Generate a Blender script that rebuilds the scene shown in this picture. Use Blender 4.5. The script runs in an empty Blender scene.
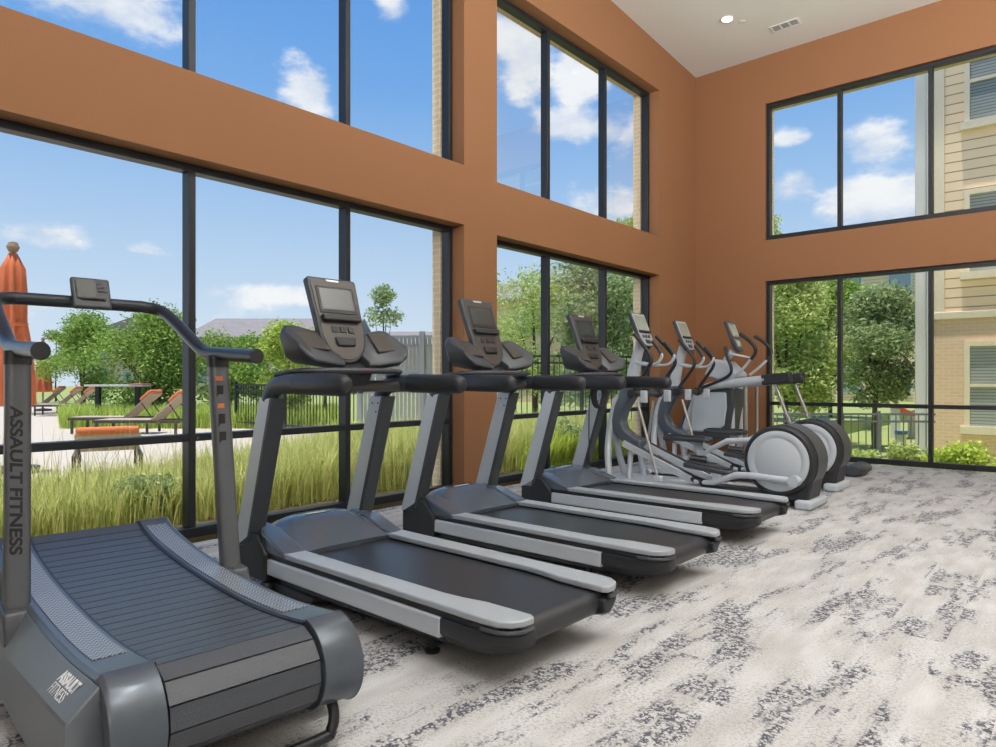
import bpy, math, random
from mathutils import Vector, Matrix
C = bpy.context.scene.collection
sc = bpy.context.scene
R = math.radians
sc.view_settings.view_transform = 'Standard'
sc.view_settings.look = 'None'
sc.cycles.use_denoising = True

# ------------------------------------------------------------------ camera
CAM = Vector((5.0, 0.0, 1.2)); YAW = math.atan(591 / 687.0); F = 687.0
FW = Vector((-math.sin(YAW), math.cos(YAW), 0)); RT = Vector((math.cos(YAW), math.sin(YAW), 0))
cd = bpy.data.cameras.new('camera'); co = bpy.data.objects.new('camera', cd); C.objects.link(co)
co.location = CAM; co.rotation_euler = (math.pi / 2, 0, YAW)
cd.sensor_width = 36; cd.lens = 36 * F / 996; cd.shift_y = 6.5 / 996; cd.clip_end = 500
sc.camera = co
def spot(px, d, z=0.0):
    """ground point seen at image column px, d metres ahead"""
    p = CAM + FW * d + RT * (d * (px - 498) / F)
    return Vector((p.x, p.y, z))

# ------------------------------------------------------------------ materials
def nm(name):
    m = bpy.data.materials.new(name); m.use_nodes = True
    nt = m.node_tree; b = nt.nodes['Principled BSDF']
    return m, nt, b
def s2l(c):
    return tuple((x / 255 / 12.92 if x / 255 <= .04045 else ((x / 255 + .055) / 1.055) ** 2.4) for x in c) + (1,)
def mat(name, rgb, rough=.5, metal=0.0, noise=0.06, scale=30, bump=0.0, coat=0.0, emit=0, spec=.5):
    m, nt, b = nm(name)
    c = s2l(rgb)
    b.inputs['Roughness'].default_value = rough; b.inputs['Metallic'].default_value = metal
    b.inputs['Specular IOR Level'].default_value = spec
    if coat: b.inputs['Coat Weight'].default_value = coat; b.inputs['Coat Roughness'].default_value = .15
    tc = nt.nodes.new('ShaderNodeTexCoord')
    n = nt.nodes.new('ShaderNodeTexNoise'); n.inputs['Scale'].default_value = scale; n.inputs['Detail'].default_value = 3
    nt.links.new(tc.outputs['Object'], n.inputs['Vector'])
    mx = nt.nodes.new('ShaderNodeMix'); mx.data_type = 'RGBA'
    mx.inputs[6].default_value = tuple(v * (1 - noise) for v in c[:3]) + (1,)
    mx.inputs[7].default_value = tuple(min(1, v * (1 + noise)) for v in c[:3]) + (1,)
    nt.links.new(n.outputs[0], mx.inputs[0]); nt.links.new(mx.outputs[2], b.inputs['Base Color'])
    if bump:
        bp = nt.nodes.new('ShaderNodeBump'); bp.inputs['Strength'].default_value = bump; bp.inputs['Distance'].default_value = .004
        nt.links.new(n.outputs[0], bp.inputs['Height']); nt.links.new(bp.outputs[0], b.inputs['Normal'])
    if emit:
        b.inputs['Emission Color'].default_value = c; b.inputs['Emission Strength'].default_value = emit
    return m
def N(nt, kind, **kw):
    n = nt.nodes.new(kind)
    for k, v in kw.items(): setattr(n, k, v)
    return n
def math_node(nt, op, a, b=None, c=None, clamp=False):
    n = nt.nodes.new('ShaderNodeMath'); n.operation = op; n.use_clamp = clamp
    for i, v in enumerate((a, b, c)):
        if v is None: continue
        if isinstance(v, (int, float)): n.inputs[i].default_value = v
        else: nt.links.new(v, n.inputs[i])
    return n.outputs[0]
def mixc(nt, fac, a, b):
    n = nt.nodes.new('ShaderNodeMix'); n.data_type = 'RGBA'
    if isinstance(fac, (int, float)): n.inputs[0].default_value = fac
    else: nt.links.new(fac, n.inputs[0])
    for i, v in ((6, a), (7, b)):
        if isinstance(v, tuple): n.inputs[i].default_value = v
        else: nt.links.new(v, n.inputs[i])
    return n.outputs[2]
def smooth(nt, v, lo, hi):
    n = nt.nodes.new('ShaderNodeMapRange'); n.interpolation_type = 'SMOOTHSTEP'
    nt.links.new(v, n.inputs[0]); n.inputs[1].default_value = lo; n.inputs[2].default_value = hi
    return n.outputs[0]

def carpet_material():
    m, nt, b = nm('carpet')
    tc = N(nt, 'ShaderNodeTexCoord'); sp = N(nt, 'ShaderNodeSeparateXYZ'); nt.links.new(tc.outputs['Object'], sp.inputs[0])
    x, y = sp.outputs[0], sp.outputs[1]
    px = math_node(nt, 'FLOOR', math_node(nt, 'DIVIDE', x, .25))
    off = math_node(nt, 'MULTIPLY', px, .37)
    py = math_node(nt, 'FLOOR', math_node(nt, 'ADD', math_node(nt, 'DIVIDE', y, 1.0), off))
    cb = N(nt, 'ShaderNodeCombineXYZ'); nt.links.new(px, cb.inputs[0]); nt.links.new(py, cb.inputs[1])
    wn = N(nt, 'ShaderNodeTexWhiteNoise', noise_dimensions='2D'); nt.links.new(cb.outputs[0], wn.inputs['Vector'])
    # patches: noise stretched along the planks, shifted per plank
    mp = N(nt, 'ShaderNodeVectorMath', operation='MULTIPLY'); nt.links.new(tc.outputs['Object'], mp.inputs[0]); mp.inputs[1].default_value = (4.2, 1.05, 1)
    sh = N(nt, 'ShaderNodeVectorMath', operation='MULTIPLY_ADD'); nt.links.new(wn.outputs['Color'], sh.inputs[0]); sh.inputs[1].default_value = (.55, .55, 0); nt.links.new(mp.outputs[0], sh.inputs[2])
    n1 = N(nt, 'ShaderNodeTexNoise'); n1.inputs['Scale'].default_value = 1.25; n1.inputs['Detail'].default_value = 5; n1.inputs['Roughness'].default_value = .62
    nt.links.new(sh.outputs[0], n1.inputs['Vector'])
    patch = smooth(nt, n1.outputs[0], .515, .575)
    # crackle of dark yarn
    v1 = N(nt, 'ShaderNodeTexVoronoi', feature='DISTANCE_TO_EDGE'); v1.inputs['Scale'].default_value = 52; v1.inputs['Randomness'].default_value = 1
    wv = N(nt, 'ShaderNodeTexNoise'); wv.inputs['Scale'].default_value = 50
    nt.links.new(tc.outputs['Object'], wv.inputs['Vector'])
    ds = N(nt, 'ShaderNodeVectorMath', operation='MULTIPLY_ADD'); nt.links.new(wv.outputs['Color'], ds.inputs[0]); ds.inputs[1].default_value = (.03, .03, 0); nt.links.new(tc.outputs['Object'], ds.inputs[2])
    nt.links.new(ds.outputs[0], v1.inputs['Vector'])
    n2 = N(nt, 'ShaderNodeTexNoise'); n2.inputs['Scale'].default_value = 36; n2.inputs['Detail'].default_value = 2
    nt.links.new(tc.outputs['Object'], n2.inputs['Vector'])
    edge = math_node(nt, 'SUBTRACT', 1.0, smooth(nt, v1.outputs['Distance'], .10, .22))
    brk = smooth(nt, n2.outputs[0], .40, .52)
    crack = math_node(nt, 'MULTIPLY', math_node(nt, 'MULTIPLY', edge, brk), patch)
    # fine grey flecks near the patches
    n3 = N(nt, 'ShaderNodeTexNoise'); n3.inputs['Scale'].default_value = 75; n3.inputs['Detail'].default_value = 1
    nt.links.new(tc.outputs['Object'], n3.inputs['Vector'])
    fl = math_node(nt, 'MULTIPLY', smooth(nt, n3.outputs[0], .50, .62), smooth(nt, n1.outputs[0], .36, .55))
    n4 = N(nt, 'ShaderNodeTexNoise'); n4.inputs['Scale'].default_value = 220; n4.inputs['Detail'].default_value = 2
    nt.links.new(tc.outputs['Object'], n4.inputs['Vector'])
    st = N(nt, 'ShaderNodeVectorMath', operation='MULTIPLY'); nt.links.new(tc.outputs['Object'], st.inputs[0]); st.inputs[1].default_value = (6, 1.6, 1)
    n5 = N(nt, 'ShaderNodeTexNoise'); n5.inputs['Scale'].default_value = 1.5; n5.inputs['Detail'].default_value = 4
    nt.links.new(st.outputs[0], n5.inputs['Vector'])
    base = mixc(nt, smooth(nt, n5.outputs[0], .3, .7), s2l((173, 171, 169)), s2l((190, 190, 190)))
    tone = N(nt, 'ShaderNodeHueSaturation'); nt.links.new(base, tone.inputs['Color'])
    nt.links.new(math_node(nt, 'MULTIPLY_ADD', wn.outputs['Value'], .07, .955), tone.inputs['Value'])
    c1 = mixc(nt, math_node(nt, 'MULTIPLY', fl, .5), tone.outputs[0], s2l((120, 121, 128)))
    c2 = mixc(nt, math_node(nt, 'MULTIPLY', crack, .92), c1, s2l((70, 73, 84)))
    c3 = N(nt, 'ShaderNodeHueSaturation'); nt.links.new(c2, c3.inputs['Color'])
    nt.links.new(math_node(nt, 'MULTIPLY_ADD', n4.outputs[0], .9, .55), c3.inputs['Value'])
    nt.links.new(c3.outputs[0], b.inputs['Base Color'])
    b.inputs['Roughness'].default_value = .95; b.inputs['Specular IOR Level'].default_value = .1
    bp = N(nt, 'ShaderNodeBump'); bp.inputs['Strength'].default_value = .5; bp.inputs['Distance'].default_value = .004
    nt.links.new(math_node(nt, 'SUBTRACT', n4.outputs[0], crack), bp.inputs['Height']); nt.links.new(bp.outputs[0], b.inputs['Normal'])
    return m

def glass_material():
    m = bpy.data.materials.new('window_glass'); m.use_nodes = True; nt = m.node_tree; nt.nodes.clear()
    o = N(nt, 'ShaderNodeOutputMaterial'); t = N(nt, 'ShaderNodeBsdfTransparent'); t.inputs[0].default_value = (.96, .975, .97, 1)
    g = N(nt, 'ShaderNodeBsdfGlossy'); g.inputs['Roughness'].default_value = .01; g.inputs[0].default_value = (1, 1, 1, 1)
    f = N(nt, 'ShaderNodeFresnel'); f.inputs[0].default_value = 1.38
    mx = N(nt, 'ShaderNodeMixShader'); nt.links.new(math_node(nt, 'MULTIPLY', f.outputs[0], .13), mx.inputs[0]); nt.links.new(t.outputs[0], mx.inputs[1]); nt.links.new(g.outputs[0], mx.inputs[2])
    nt.links.new(mx.outputs[0], o.inputs[0])
    return m

def leaf_material(name, dark, light, trans=.35):
    m = bpy.data.materials.new(name); m.use_nodes = True; nt = m.node_tree; nt.nodes.clear()
    o = N(nt, 'ShaderNodeOutputMaterial'); d = N(nt, 'ShaderNodeBsdfDiffuse'); t = N(nt, 'ShaderNodeBsdfTranslucent')
    g = N(nt, 'ShaderNodeNewGeometry')
    c = mixc(nt, g.outputs['Random Per Island'], s2l(dark), s2l(light))
    nt.links.new(c, d.inputs[0]); nt.links.new(c, t.inputs[0])
    mx = N(nt, 'ShaderNodeMixShader'); mx.inputs[0].default_value = trans
    nt.links.new(d.outputs[0], mx.inputs[1]); nt.links.new(t.outputs[0], mx.inputs[2]); nt.links.new(mx.outputs[0], o.inputs[0])
    return m

def brick_material(name, c1, c2, mortar, bw=.2, rh=.067, swap=True, rough=.9, msize=.01):
    """bricks / boards / shingles on a vertical face (u along x+y, v along z)"""
    m, nt, b = nm(name)
    tc = N(nt, 'ShaderNodeTexCoord'); sp = N(nt, 'ShaderNodeSeparateXYZ'); nt.links.new(tc.outputs['Object'], sp.inputs[0])
    cb = N(nt, 'ShaderNodeCombineXYZ'); nt.links.new(math_node(nt, 'ADD', sp.outputs[0], sp.outputs[1]), cb.inputs[0]); nt.links.new(sp.outputs[2], cb.inputs[1])
    br = N(nt, 'ShaderNodeTexBrick'); nt.links.new(cb.outputs[0], br.inputs['Vector'])
    br.inputs['Color1'].default_value = s2l(c1); br.inputs['Color2'].default_value = s2l(c2); br.inputs['Mortar'].default_value = s2l(mortar)
    br.inputs['Scale'].default_value = 1; br.inputs['Brick Width'].default_value = bw; br.inputs['Row Height'].default_value = rh; br.inputs['Mortar Size'].default_value = msize
    nt.links.new(br.outputs[0], b.inputs['Base Color']); b.inputs['Roughness'].default_value = rough
    return m

def tread_material(name, base, line, sx, sy, amount=.6, rough=.45, metal=0.0):
    """fine herringbone / diamond grip pattern in object x,y"""
    m, nt, b = nm(name)
    tc = N(nt, 'ShaderNodeTexCoord'); sp = N(nt, 'ShaderNodeSeparateXYZ'); nt.links.new(tc.outputs['Object'], sp.inputs[0])
    u = math_node(nt, 'MULTIPLY', sp.outputs[0], sx); v = math_node(nt, 'MULTIPLY', sp.outputs[1], sy)
    tri = math_node(nt, 'PINGPONG', v, 1.0)
    w = math_node(nt, 'PINGPONG', math_node(nt, 'ADD', u, tri), .5)
    k = smooth(nt, w, .16, .30)
    c = mixc(nt, math_node(nt, 'MULTIPLY', k, amount), s2l(base), s2l(line))
    nt.links.new(c, b.inputs['Base Color']); b.inputs['Roughness'].default_value = rough; b.inputs['Metallic'].default_value = metal
    bp = N(nt, 'ShaderNodeBump'); bp.inputs['Strength'].default_value = .5; bp.inputs['Distance'].default_value = .002; bp.invert = True
    nt.links.new(k, bp.inputs['Height']); nt.links.new(bp.outputs[0], b.inputs['Normal'])
    return m

M = {}
M['carpet'] = carpet_material()
M['glass'] = glass_material()
M['orange'] = mat('orange_wall_paint', (145, 102, 71), .75, noise=.03, scale=60, bump=.12, spec=.3)
M['ceiling'] = mat('ceiling_paint', (226, 226, 222), .9, noise=.02)
M['plain'] = mat('plain_wall_paint', (205, 198, 188), .9, noise=.02)
M['frame'] = mat('window_frame_metal', (44, 46, 50), .38, .3, noise=.05)
M['black'] = mat('black_plastic', (34, 36, 40), .42, noise=.08)
M['softblack'] = mat('soft_black_rubber', (40, 42, 46), .5, noise=.08, scale=60, bump=.05)
M['charcoal'] = mat('charcoal_plastic', (62, 66, 72), .4, noise=.06)
M['slate'] = mat('slate_satin_plastic', (92, 98, 104), .36, noise=.04)
M['hood'] = mat('slate_grey_plastic', (80, 90, 102), .22, noise=.04, coat=.4)
M['silver'] = mat('silver_paint', (192, 199, 207), .33, .2, noise=.03)
M['rail'] = mat('grey_rail_plastic', (160, 166, 172), .42, .1, noise=.04, scale=80, bump=.05)
M['steel'] = mat('brushed_steel', (190, 190, 188), .28, .85, noise=.05)
M['bronze'] = mat('bronze_grey_plastic', (76, 72, 69), .35, .2, noise=.04)
M['whitegrey'] = mat('pale_grey_plastic', (180, 187, 195), .42, noise=.03)
M['screen'] = mat('dark_glass_screen', (48, 52, 52), .08, noise=.25, scale=6, coat=.6)
M['painted_reflection'] = mat('screen_painted_reflection', (150, 158, 150), .12, noise=.3, scale=5, coat=.5)  # pale reflection put into the screen's base colour
M['belt'] = mat('running_belt_rubber', (48, 50, 54), .36, noise=.12, scale=7)
M['badge'] = mat('silver_badge', (205, 208, 210), .3, .3)
M['white_print'] = mat('white_print', (225, 228, 232), .5)
M['dark_print'] = mat('dark_print', (22, 23, 25), .5)
M['sticker'] = mat('orange_sticker', (190, 105, 55), .5)
M['cable'] = mat('cable_rubber', (26, 27, 29), .5)
M['red'] = mat('red_plastic', (160, 30, 40), .4)
M['gunmetal'] = mat('gunmetal_tube', (52, 56, 62), .3, .4, noise=.05)
M['post_grey'] = mat('grey_post_paint', (92, 95, 100), .36, .3, noise=.04)
M['graphite'] = mat('graphite_paint', (86, 93, 102), .28, .4, noise=.05)
M['slats'] = mat('slat_belt_rubber', (66, 70, 77), .32, noise=.4, scale=240, bump=.4)
M['diamond'] = tread_material('grip_plate', (158, 165, 174), (66, 72, 82), 42, 70, .85, .32, .2)
M['warmwhite'] = mat('lamp_lens', (255, 240, 215), .4, emit=6)
M['white_metal'] = mat('white_painted_metal', (225, 224, 220), .5)
M['soil'] = mat('soil', (96, 82, 60), .95, noise=.2)
M['lawn'] = mat('lawn_grass', (152, 162, 92), .95, noise=.18, scale=12)
M['ground'] = mat('far_ground', (140, 150, 90), .95, noise=.2, scale=1)
M['deck'] = mat('deck_concrete', (198, 186, 170), .9, noise=.05, scale=3)
M['bark'] = mat('bark', (92, 78, 64), .9, noise=.2, scale=20)
M['leaf_mid'] = leaf_material('leaves_mid_green', (98, 132, 58), (184, 208, 112))
M['leaf_yellow'] = leaf_material('leaves_yellow_green', (140, 168, 66), (222, 232, 130))
M['leaf_oak'] = leaf_material('leaves_grey_green', (112, 136, 90), (196, 210, 156))
M['leaf_pale'] = leaf_material('leaves_pale_green', (150, 172, 96), (226, 234, 160))
M['leaf_bright'] = leaf_material('leaves_bright_green', (150, 178, 64), (230, 240, 130))
M['grass'] = leaf_material('grass_blades', (158, 172, 88), (238, 236, 164), .4)
M['straw'] = leaf_material('straw_blades', (150, 150, 90), (226, 216, 160), .4)
M['orange_cloth'] = mat('orange_canvas', (218, 122, 80), .85, noise=.12, scale=8)
M['sling'] = mat('taupe_sling', (186, 168, 144), .85)
M['bronze_metal'] = mat('dark_bronze_metal', (82, 72, 64), .5, .3)
M['teak'] = mat('weathered_wood', (150, 128, 104), .8)
M['rail_grey'] = mat('grey_railing_paint', (116, 118, 122), .55, .2)
M['black_metal'] = mat('black_iron', (48, 50, 54), .55, .2)
M['grey_metal'] = mat('grey_iron', (160, 161, 163), .55, .2)
M['brick'] = brick_material('tan_brick', (228, 196, 162), (220, 188, 154), (230, 206, 176), msize=.008)
M['brick_wall'] = brick_material('exterior_brick', (216, 194, 160), (208, 186, 152), (220, 206, 182))
M['siding'] = brick_material('cream_lap_siding', (240, 216, 180), (238, 213, 177), (165, 145, 116), bw=60, rh=.19, msize=.012)
M['cream_trim'] = mat('cream_trim', (228, 214, 186), .8)
M['white_trim'] = mat('white_trim', (216, 214, 206), .8)
M['blinds'] = brick_material('slatted_blinds', (176, 178, 172), (170, 172, 166), (128, 130, 128), bw=60, rh=.06, msize=.01)
M['roof'] = brick_material('grey_shingles', (150, 142, 138), (140, 132, 130), (128, 122, 120), bw=.6, rh=.15)
M['far_wall'] = mat('far_wall_paint', (196, 176, 148), .9)
M['far_window'] = mat('far_window_glass', (150, 165, 180), .2)
M['blue'] = mat('blue_paint', (96, 132, 190), .5)
M['pink'] = mat('pink_red_canvas', (238, 104, 134), .7)

# ------------------------------------------------------------------ mesh builder
class MB:
    def __init__(s): s.v = []; s.f = []
    def add(s, vs, fs):
        b = len(s.v); s.v += [tuple(p) for p in vs]; s.f += [tuple(i + b for i in f) for f in fs]; return s
    def box(s, x0, x1, y0, y1, z0, z1):
        vs = [(x, y, z) for z in (z0, z1) for y in (y0, y1) for x in (x0, x1)]
        return s.add(vs, [(0, 2, 3, 1), (4, 5, 7, 6), (0, 1, 5, 4), (2, 6, 7, 3), (0, 4, 6, 2), (1, 3, 7, 5)])
    def obox(s, c, size, rot=None):
        c = Vector(c); m = rot or Matrix.Identity(3); h = Vector(size) / 2
        vs = [c + m @ Vector((sx * h.x, sy * h.y, sz * h.z)) for sz in (-1, 1) for sy in (-1, 1) for sx in (-1, 1)]
        return s.add(vs, [(0, 2, 3, 1), (4, 5, 7, 6), (0, 1, 5, 4), (2, 6, 7, 3), (0, 4, 6, 2), (1, 3, 7, 5)])
    def bar(s, a, b, w, h, up=(0, 0, 1)):
        a, b = Vector(a), Vector(b); d = b - a; L = d.length; d.normalize()
        u = Vector(up); sx = d.cross(u)
        if sx.length < 1e-4: sx = d.cross(Vector((0, 1, 0)))
        sx.normalize(); u = sx.cross(d)
        return s.obox((a + b) / 2, (L, w, h), Matrix((d, sx, u)).transposed())
    def prism(s, poly, y0, y1, fn=None):
        """poly of (x,z) extruded in y; fn maps (x,z,y)->xyz"""
        fn = fn or (lambda x, z, y: (x, y, z)); n = len(poly)
        vs = [fn(p[0], p[1], y0) for p in poly] + [fn(p[0], p[1], y1) for p in poly]
        fs = [tuple(range(n)), tuple(range(2 * n - 1, n - 1, -1))] + [(i, n + i, n + (i + 1) % n, (i + 1) % n) for i in range(n)]
        return s.add(vs, fs)
    def tube(s, path, r, n=12, sy=1.0, cap=True):
        """tube along a path; r scalar or list; sy squashes the section sideways"""
        P = [Vector(p) for p in path]; k = len(P); rr = r if isinstance(r, (list, tuple)) else [r] * k
        ups = None; rings = []
        for i, p in enumerate(P):
            t = (P[min(i + 1, k - 1)] - P[max(i - 1, 0)]).normalized()
            if ups is None:
                a = Vector((0, 0, 1)) if abs(t.z) < .9 else Vector((1, 0, 0))
                ups = (a - t * a.dot(t)).normalized()
            else:
                ups = (ups - t * ups.dot(t)).normalized()
            sd = t.cross(ups)
            rings.append([p + (ups * math.cos(q) + sd * math.sin(q) * sy) * rr[i] for q in (2 * math.pi * j / n for j in range(n))])
        return s.loft(rings, cap)
    def loft(s, rings, cap=True, closed=True):
        n = len(rings[0]); vs = [v for r in rings for v in r]; fs = []
        for i in range(len(rings) - 1):
            for j in range(n if closed else n - 1):
                a, b = i * n + j, i * n + (j + 1) % n
                fs.append((a, b, b + n, a + n))
        if cap and closed: fs += [tuple(range(n - 1, -1, -1)), tuple(range(len(vs) - n, len(vs)))]
        return s.add(vs, fs)
    def lathe(s, prof, c=(0, 0, 0), axis='z', n=32, sx=1, sz=1):
        """prof of (radius, height) round an axis"""
        c = Vector(c); rings = []
        for r, h in prof:
            ring = []
            for j in range(n):
                q = 2 * math.pi * j / n; a, b = r * math.cos(q) * sx, r * math.sin(q) * sz
                ring.append(c + (Vector((a, b, h)) if axis == 'z' else Vector((a, h, b)) if axis == 'y' else Vector((h, a, b))))
            rings.append(ring)
        return s.loft(rings)
    def build(s, name, m, parent=None, bevel=0, seg=2, smooth=40, mod=None, shade=True):
        me = bpy.data.meshes.new(name); me.from_pydata(s.v, [], s.f); me.materials.append(m)
        import bmesh
        bm = bmesh.new(); bm.from_mesh(me); bmesh.ops.recalc_face_normals(bm, faces=bm.faces); bm.to_mesh(me); bm.free()
        if shade:
            me.shade_smooth(); me.set_sharp_from_angle(angle=R(smooth))
        o = bpy.data.objects.new(name, me); C.objects.link(o); o.parent = parent
        if bevel:
            b = o.modifiers.new('bevel', 'BEVEL'); b.width = bevel; b.segments = seg; b.limit_method = 'ANGLE'; b.angle_limit = R(35)
        return o
def raw(name, vs, fs, m, parent=None):
    me = bpy.data.meshes.new(name); me.from_pydata(vs, [], fs); me.materials.append(m)
    o = bpy.data.objects.new(name, me); C.objects.link(o); o.parent = parent; return o
def spline(pts, n=6):
    P = [Vector(p) for p in pts]; out = []
    for i in range(len(P) - 1):
        p0, p1, p2, p3 = P[max(i - 1, 0)], P[i], P[i + 1], P[min(i + 2, len(P) - 1)]
        for k in range(n):
            t = k / n
            out.append(.5 * ((2 * p1) + (p2 - p0) * t + (2 * p0 - 5 * p1 + 4 * p2 - p3) * t * t + (3 * p1 - p0 - 3 * p2 + p3) * t ** 3))
    return out + [P[-1]]
def rrect(w, h, r, n=4):
    o = []
    for cx, cy, a in ((w / 2 - r, h / 2 - r, 0), (-w / 2 + r, h / 2 - r, 90), (-w / 2 + r, -h / 2 + r, 180), (w / 2 - r, -h / 2 + r, 270)):
        for k in range(n + 1):
            q = R(a + 90 * k / n); o.append((cx + r * math.cos(q), cy + r * math.sin(q)))
    return o
def tag(o, label, cat, group=None, kind=None):
    o['label'] = label; o['category'] = cat
    if group: o['group'] = group
    if kind: o['kind'] = kind
    return o
def thing(name, label, cat, loc=(0, 0, 0), rz=0, group=None):
    o = bpy.data.objects.new(name, None); C.objects.link(o); o.empty_display_size = .1
    o.location = loc; o.rotation_euler = (0, 0, rz)
    return tag(o, label, cat, group)
def struct(o): o['kind'] = 'structure'; return o
def copy_tree(o, parent=None):
    c = o.copy(); C.objects.link(c); c.parent = parent
    for ch in list(o.children): copy_tree(ch, c)
    return c
def text_mesh(s, size, m, name, parent, origin, right, up, bold=0.0, shear=0.0, xs=1.0):
    cu = bpy.data.curves.new(name, 'FONT'); cu.body = s; cu.size = size; cu.offset = bold; cu.shear = shear; cu.extrude = .0008
    cu.align_x = 'CENTER'; cu.align_y = 'CENTER'
    t = bpy.data.objects.new(name, cu); C.objects.link(t)
    dg = bpy.context.evaluated_depsgraph_get(); me = bpy.data.meshes.new_from_object(t.evaluated_get(dg))
    bpy.data.objects.remove(t); bpy.data.curves.remove(cu)
    r = Vector(right).normalized(); u = Vector(up); u = (u - r * u.dot(r)).normalized(); n = r.cross(u)
    mt = Matrix((r * xs, u, n)).transposed().to_4x4(); mt.translation = Vector(origin)
    me.transform(mt); me.materials.clear(); me.materials.append(m)
    o = bpy.data.objects.new(name, me); C.objects.link(o); o.parent = parent; return o

# ------------------------------------------------------------------ room shell
YB = 10.9; XR = 9.0; YF = -4.0
def ceil_z(x, y): return 6.27 + .063 * (10.9 - y) + .012 * x
LOW = (0.0, 2.84); UP = (3.47, 5.65); LOW2 = (0.0, 2.815); UP2 = (3.405, 5.65); BLOW = (0.0, 2.75); BUP = (3.39, 5.53)
B1 = (-.55, 5.265); B2 = (5.795, 9.615); BX = (1.15, 5.7)

def wall_with_openings(name, m, runs, rows, top, t0, t1, axis):
    """runs = solid spans between openings; rows = solid horizontal bands over the openings"""
    mb = MB()
    def put(a0, a1, z0, z1, z0b=None, z1b=None):
        pts = []
        for t in (t0, t1):
            for a, z in ((a0, z0), (a1, z0 if z0b is None else z0b), (a1, z1 if z1b is None else z1b), (a0, z1)):
                pts.append((t, a, z) if axis == 'x' else (a, t, z))
        mb.add(pts, [(0, 1, 2, 3), (7, 6, 5, 4), (0, 4, 5, 1), (1, 5, 6, 2), (2, 6, 7, 3), (3, 7, 4, 0)])
    for a0, a1 in runs: put(a0, a1, 0, rows[-1])
    for (a0, a1), zs in openings: 
        for z0, z1 in zs: put(a0, a1, z0, z1)
    A0, A1 = runs[0][0], runs[-1][1]
    put(A0, A1, rows[-1], top(A0), rows[-1], top(A1))
    return struct(mb.build(name, m, shade=False))
openings = [(B1, [(LOW[1], UP[0])]), (B2, [(LOW2[1], UP2[0])])]
wall_with_openings('wall_left', M['orange'], [(YF, B1[0]), (B1[1], B2[0]), (B2[1], YB + .2)], [UP[1]], lambda y: ceil_z(0, y), -.30, 0, 'x')
wall_with_openings('wall_outside_left', M['brick_wall'], [(YF, B1[0] + .1), (B1[1] - .06, B2[0] + .06), (B2[1] - .06, YB + .45)], [UP[1]], lambda y: ceil_z(0, y) + .4, -.42, -.302, 'x')
openings = [(BX, [(BLOW[1], BUP[0])])]
wall_with_openings('wall_back', M['orange'], [(0, BX[0]), (BX[1], XR)], [BUP[1]], lambda x: ceil_z(x, YB), YB, YB + .2, 'y')
wall_with_openings('wall_outside_back', M['brick_wall'], [(-.2, BX[0] - .0), (BX[1], XR + .2)], [BUP[1]], lambda x: ceil_z(x, YB) + .4, YB + .205, YB + .4, 'y')
struct(MB().box(-.0, XR, YF, YB, -.12, 0).build('floor', M['carpet'], shade=False))
cz = [(x, y, ceil_z(x, y) + d) for d in (0, .15) for x, y in ((-.2, YF), (XR, YF), (XR, YB + .2), (-.2, YB + .2))]
struct(MB().add(cz, [(0, 1, 2, 3), (7, 6, 5, 4), (0, 4, 5, 1), (1, 5, 6, 2), (2, 6, 7, 3), (3, 7, 4, 0)]).build('ceiling', M['ceiling'], shade=False))
struct(MB().prism([(YF, 0), (YB + .2, 0), (YB + .2, ceil_z(XR, YB)), (YF, ceil_z(XR, YF))], XR, XR + .2, lambda a, z, t: (t, a, z)).build('wall_right', M['plain'], shade=False))
struct(MB().prism([(0, 0), (XR, 0), (XR, ceil_z(XR, YF)), (0, ceil_z(0, YF))], YF - .2, YF, lambda a, z, t: (a, t, z)).build('wall_front', M['plain'], shade=False))

def window(idx, axis, a0, a1, z0, z1, mull, transom, plane, sign):
    """framed glazing: frame ring, mullions, transom and one sheet of glass"""
    root = bpy.data.objects.new('window_%d' % idx, None); C.objects.link(root); struct(root)
    w = .055; d0, d1 = plane, plane + sign * .11
    t0, t1 = min(d0, d1), max(d0, d1)
    fr, mu, tr, gl = MB(), MB(), MB(), MB()
    def put(mb, p0, p1, q0, q1, u0=t0, u1=t1):
        if axis == 'x': mb.box(u0, u1, p0, p1, q0, q1)
        else: mb.box(p0, p1, u0, u1, q0, q1)
    put(fr, a0, a0 + w, z0, z1); put(fr, a1 - w, a1, z0, z1); put(fr, a0 + w, a1 - w, z1 - w, z1); put(fr, a0 + w, a1 - w, z0, z0 + w + .02)
    fr.build('window_frame', M['frame'], root, .004)
    edges = [a0 + w] + [v for mlt in mull for v in (mlt - w / 2, mlt + w / 2)] + [a1 - w]
    for mlt in mull: 
        mm = MB(); put(mm, mlt - w / 2, mlt + w / 2, z0 + w + .02, z1 - w); mm.build('mullion', M['frame'], root, .004)
    if transom:
        for k in range(0, len(edges), 2):
            tt = MB(); put(tt, edges[k], edges[k + 1], transom - w / 2, transom + w / 2); tt.build('transom', M['frame'], root, .003)
    mid = (t0 + t1) / 2
    for k in range(0, len(edges), 2):
        zz = [z0 + w + .02, z1 - w] if not transom else [z0 + w + .02, transom - w / 2, transom + w / 2, z1 - w]
        for q in range(0, len(zz), 2):
            gg = MB(); A, B = edges[k], edges[k + 1]
            if axis == 'x': gg.add([(mid, A, zz[q]), (mid, B, zz[q]), (mid, B, zz[q + 1]), (mid, A, zz[q + 1])], [(0, 1, 2, 3)])
            else: gg.add([(A, mid, zz[q]), (B, mid, zz[q]), (B, mid, zz[q + 1]), (A, mid, zz[q + 1])], [(0, 1, 2, 3)])
            gg.build('pane', M['glass'], root, shade=False)
    return root
m1 = [.99, 2.445, 3.895]; m2 = [6.995, 8.345]; mb_ = [2.21, 3.36, 4.5]
window(1, 'x', B1[0], B1[1], *LOW, m1, .76, -.17, -1)
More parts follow.
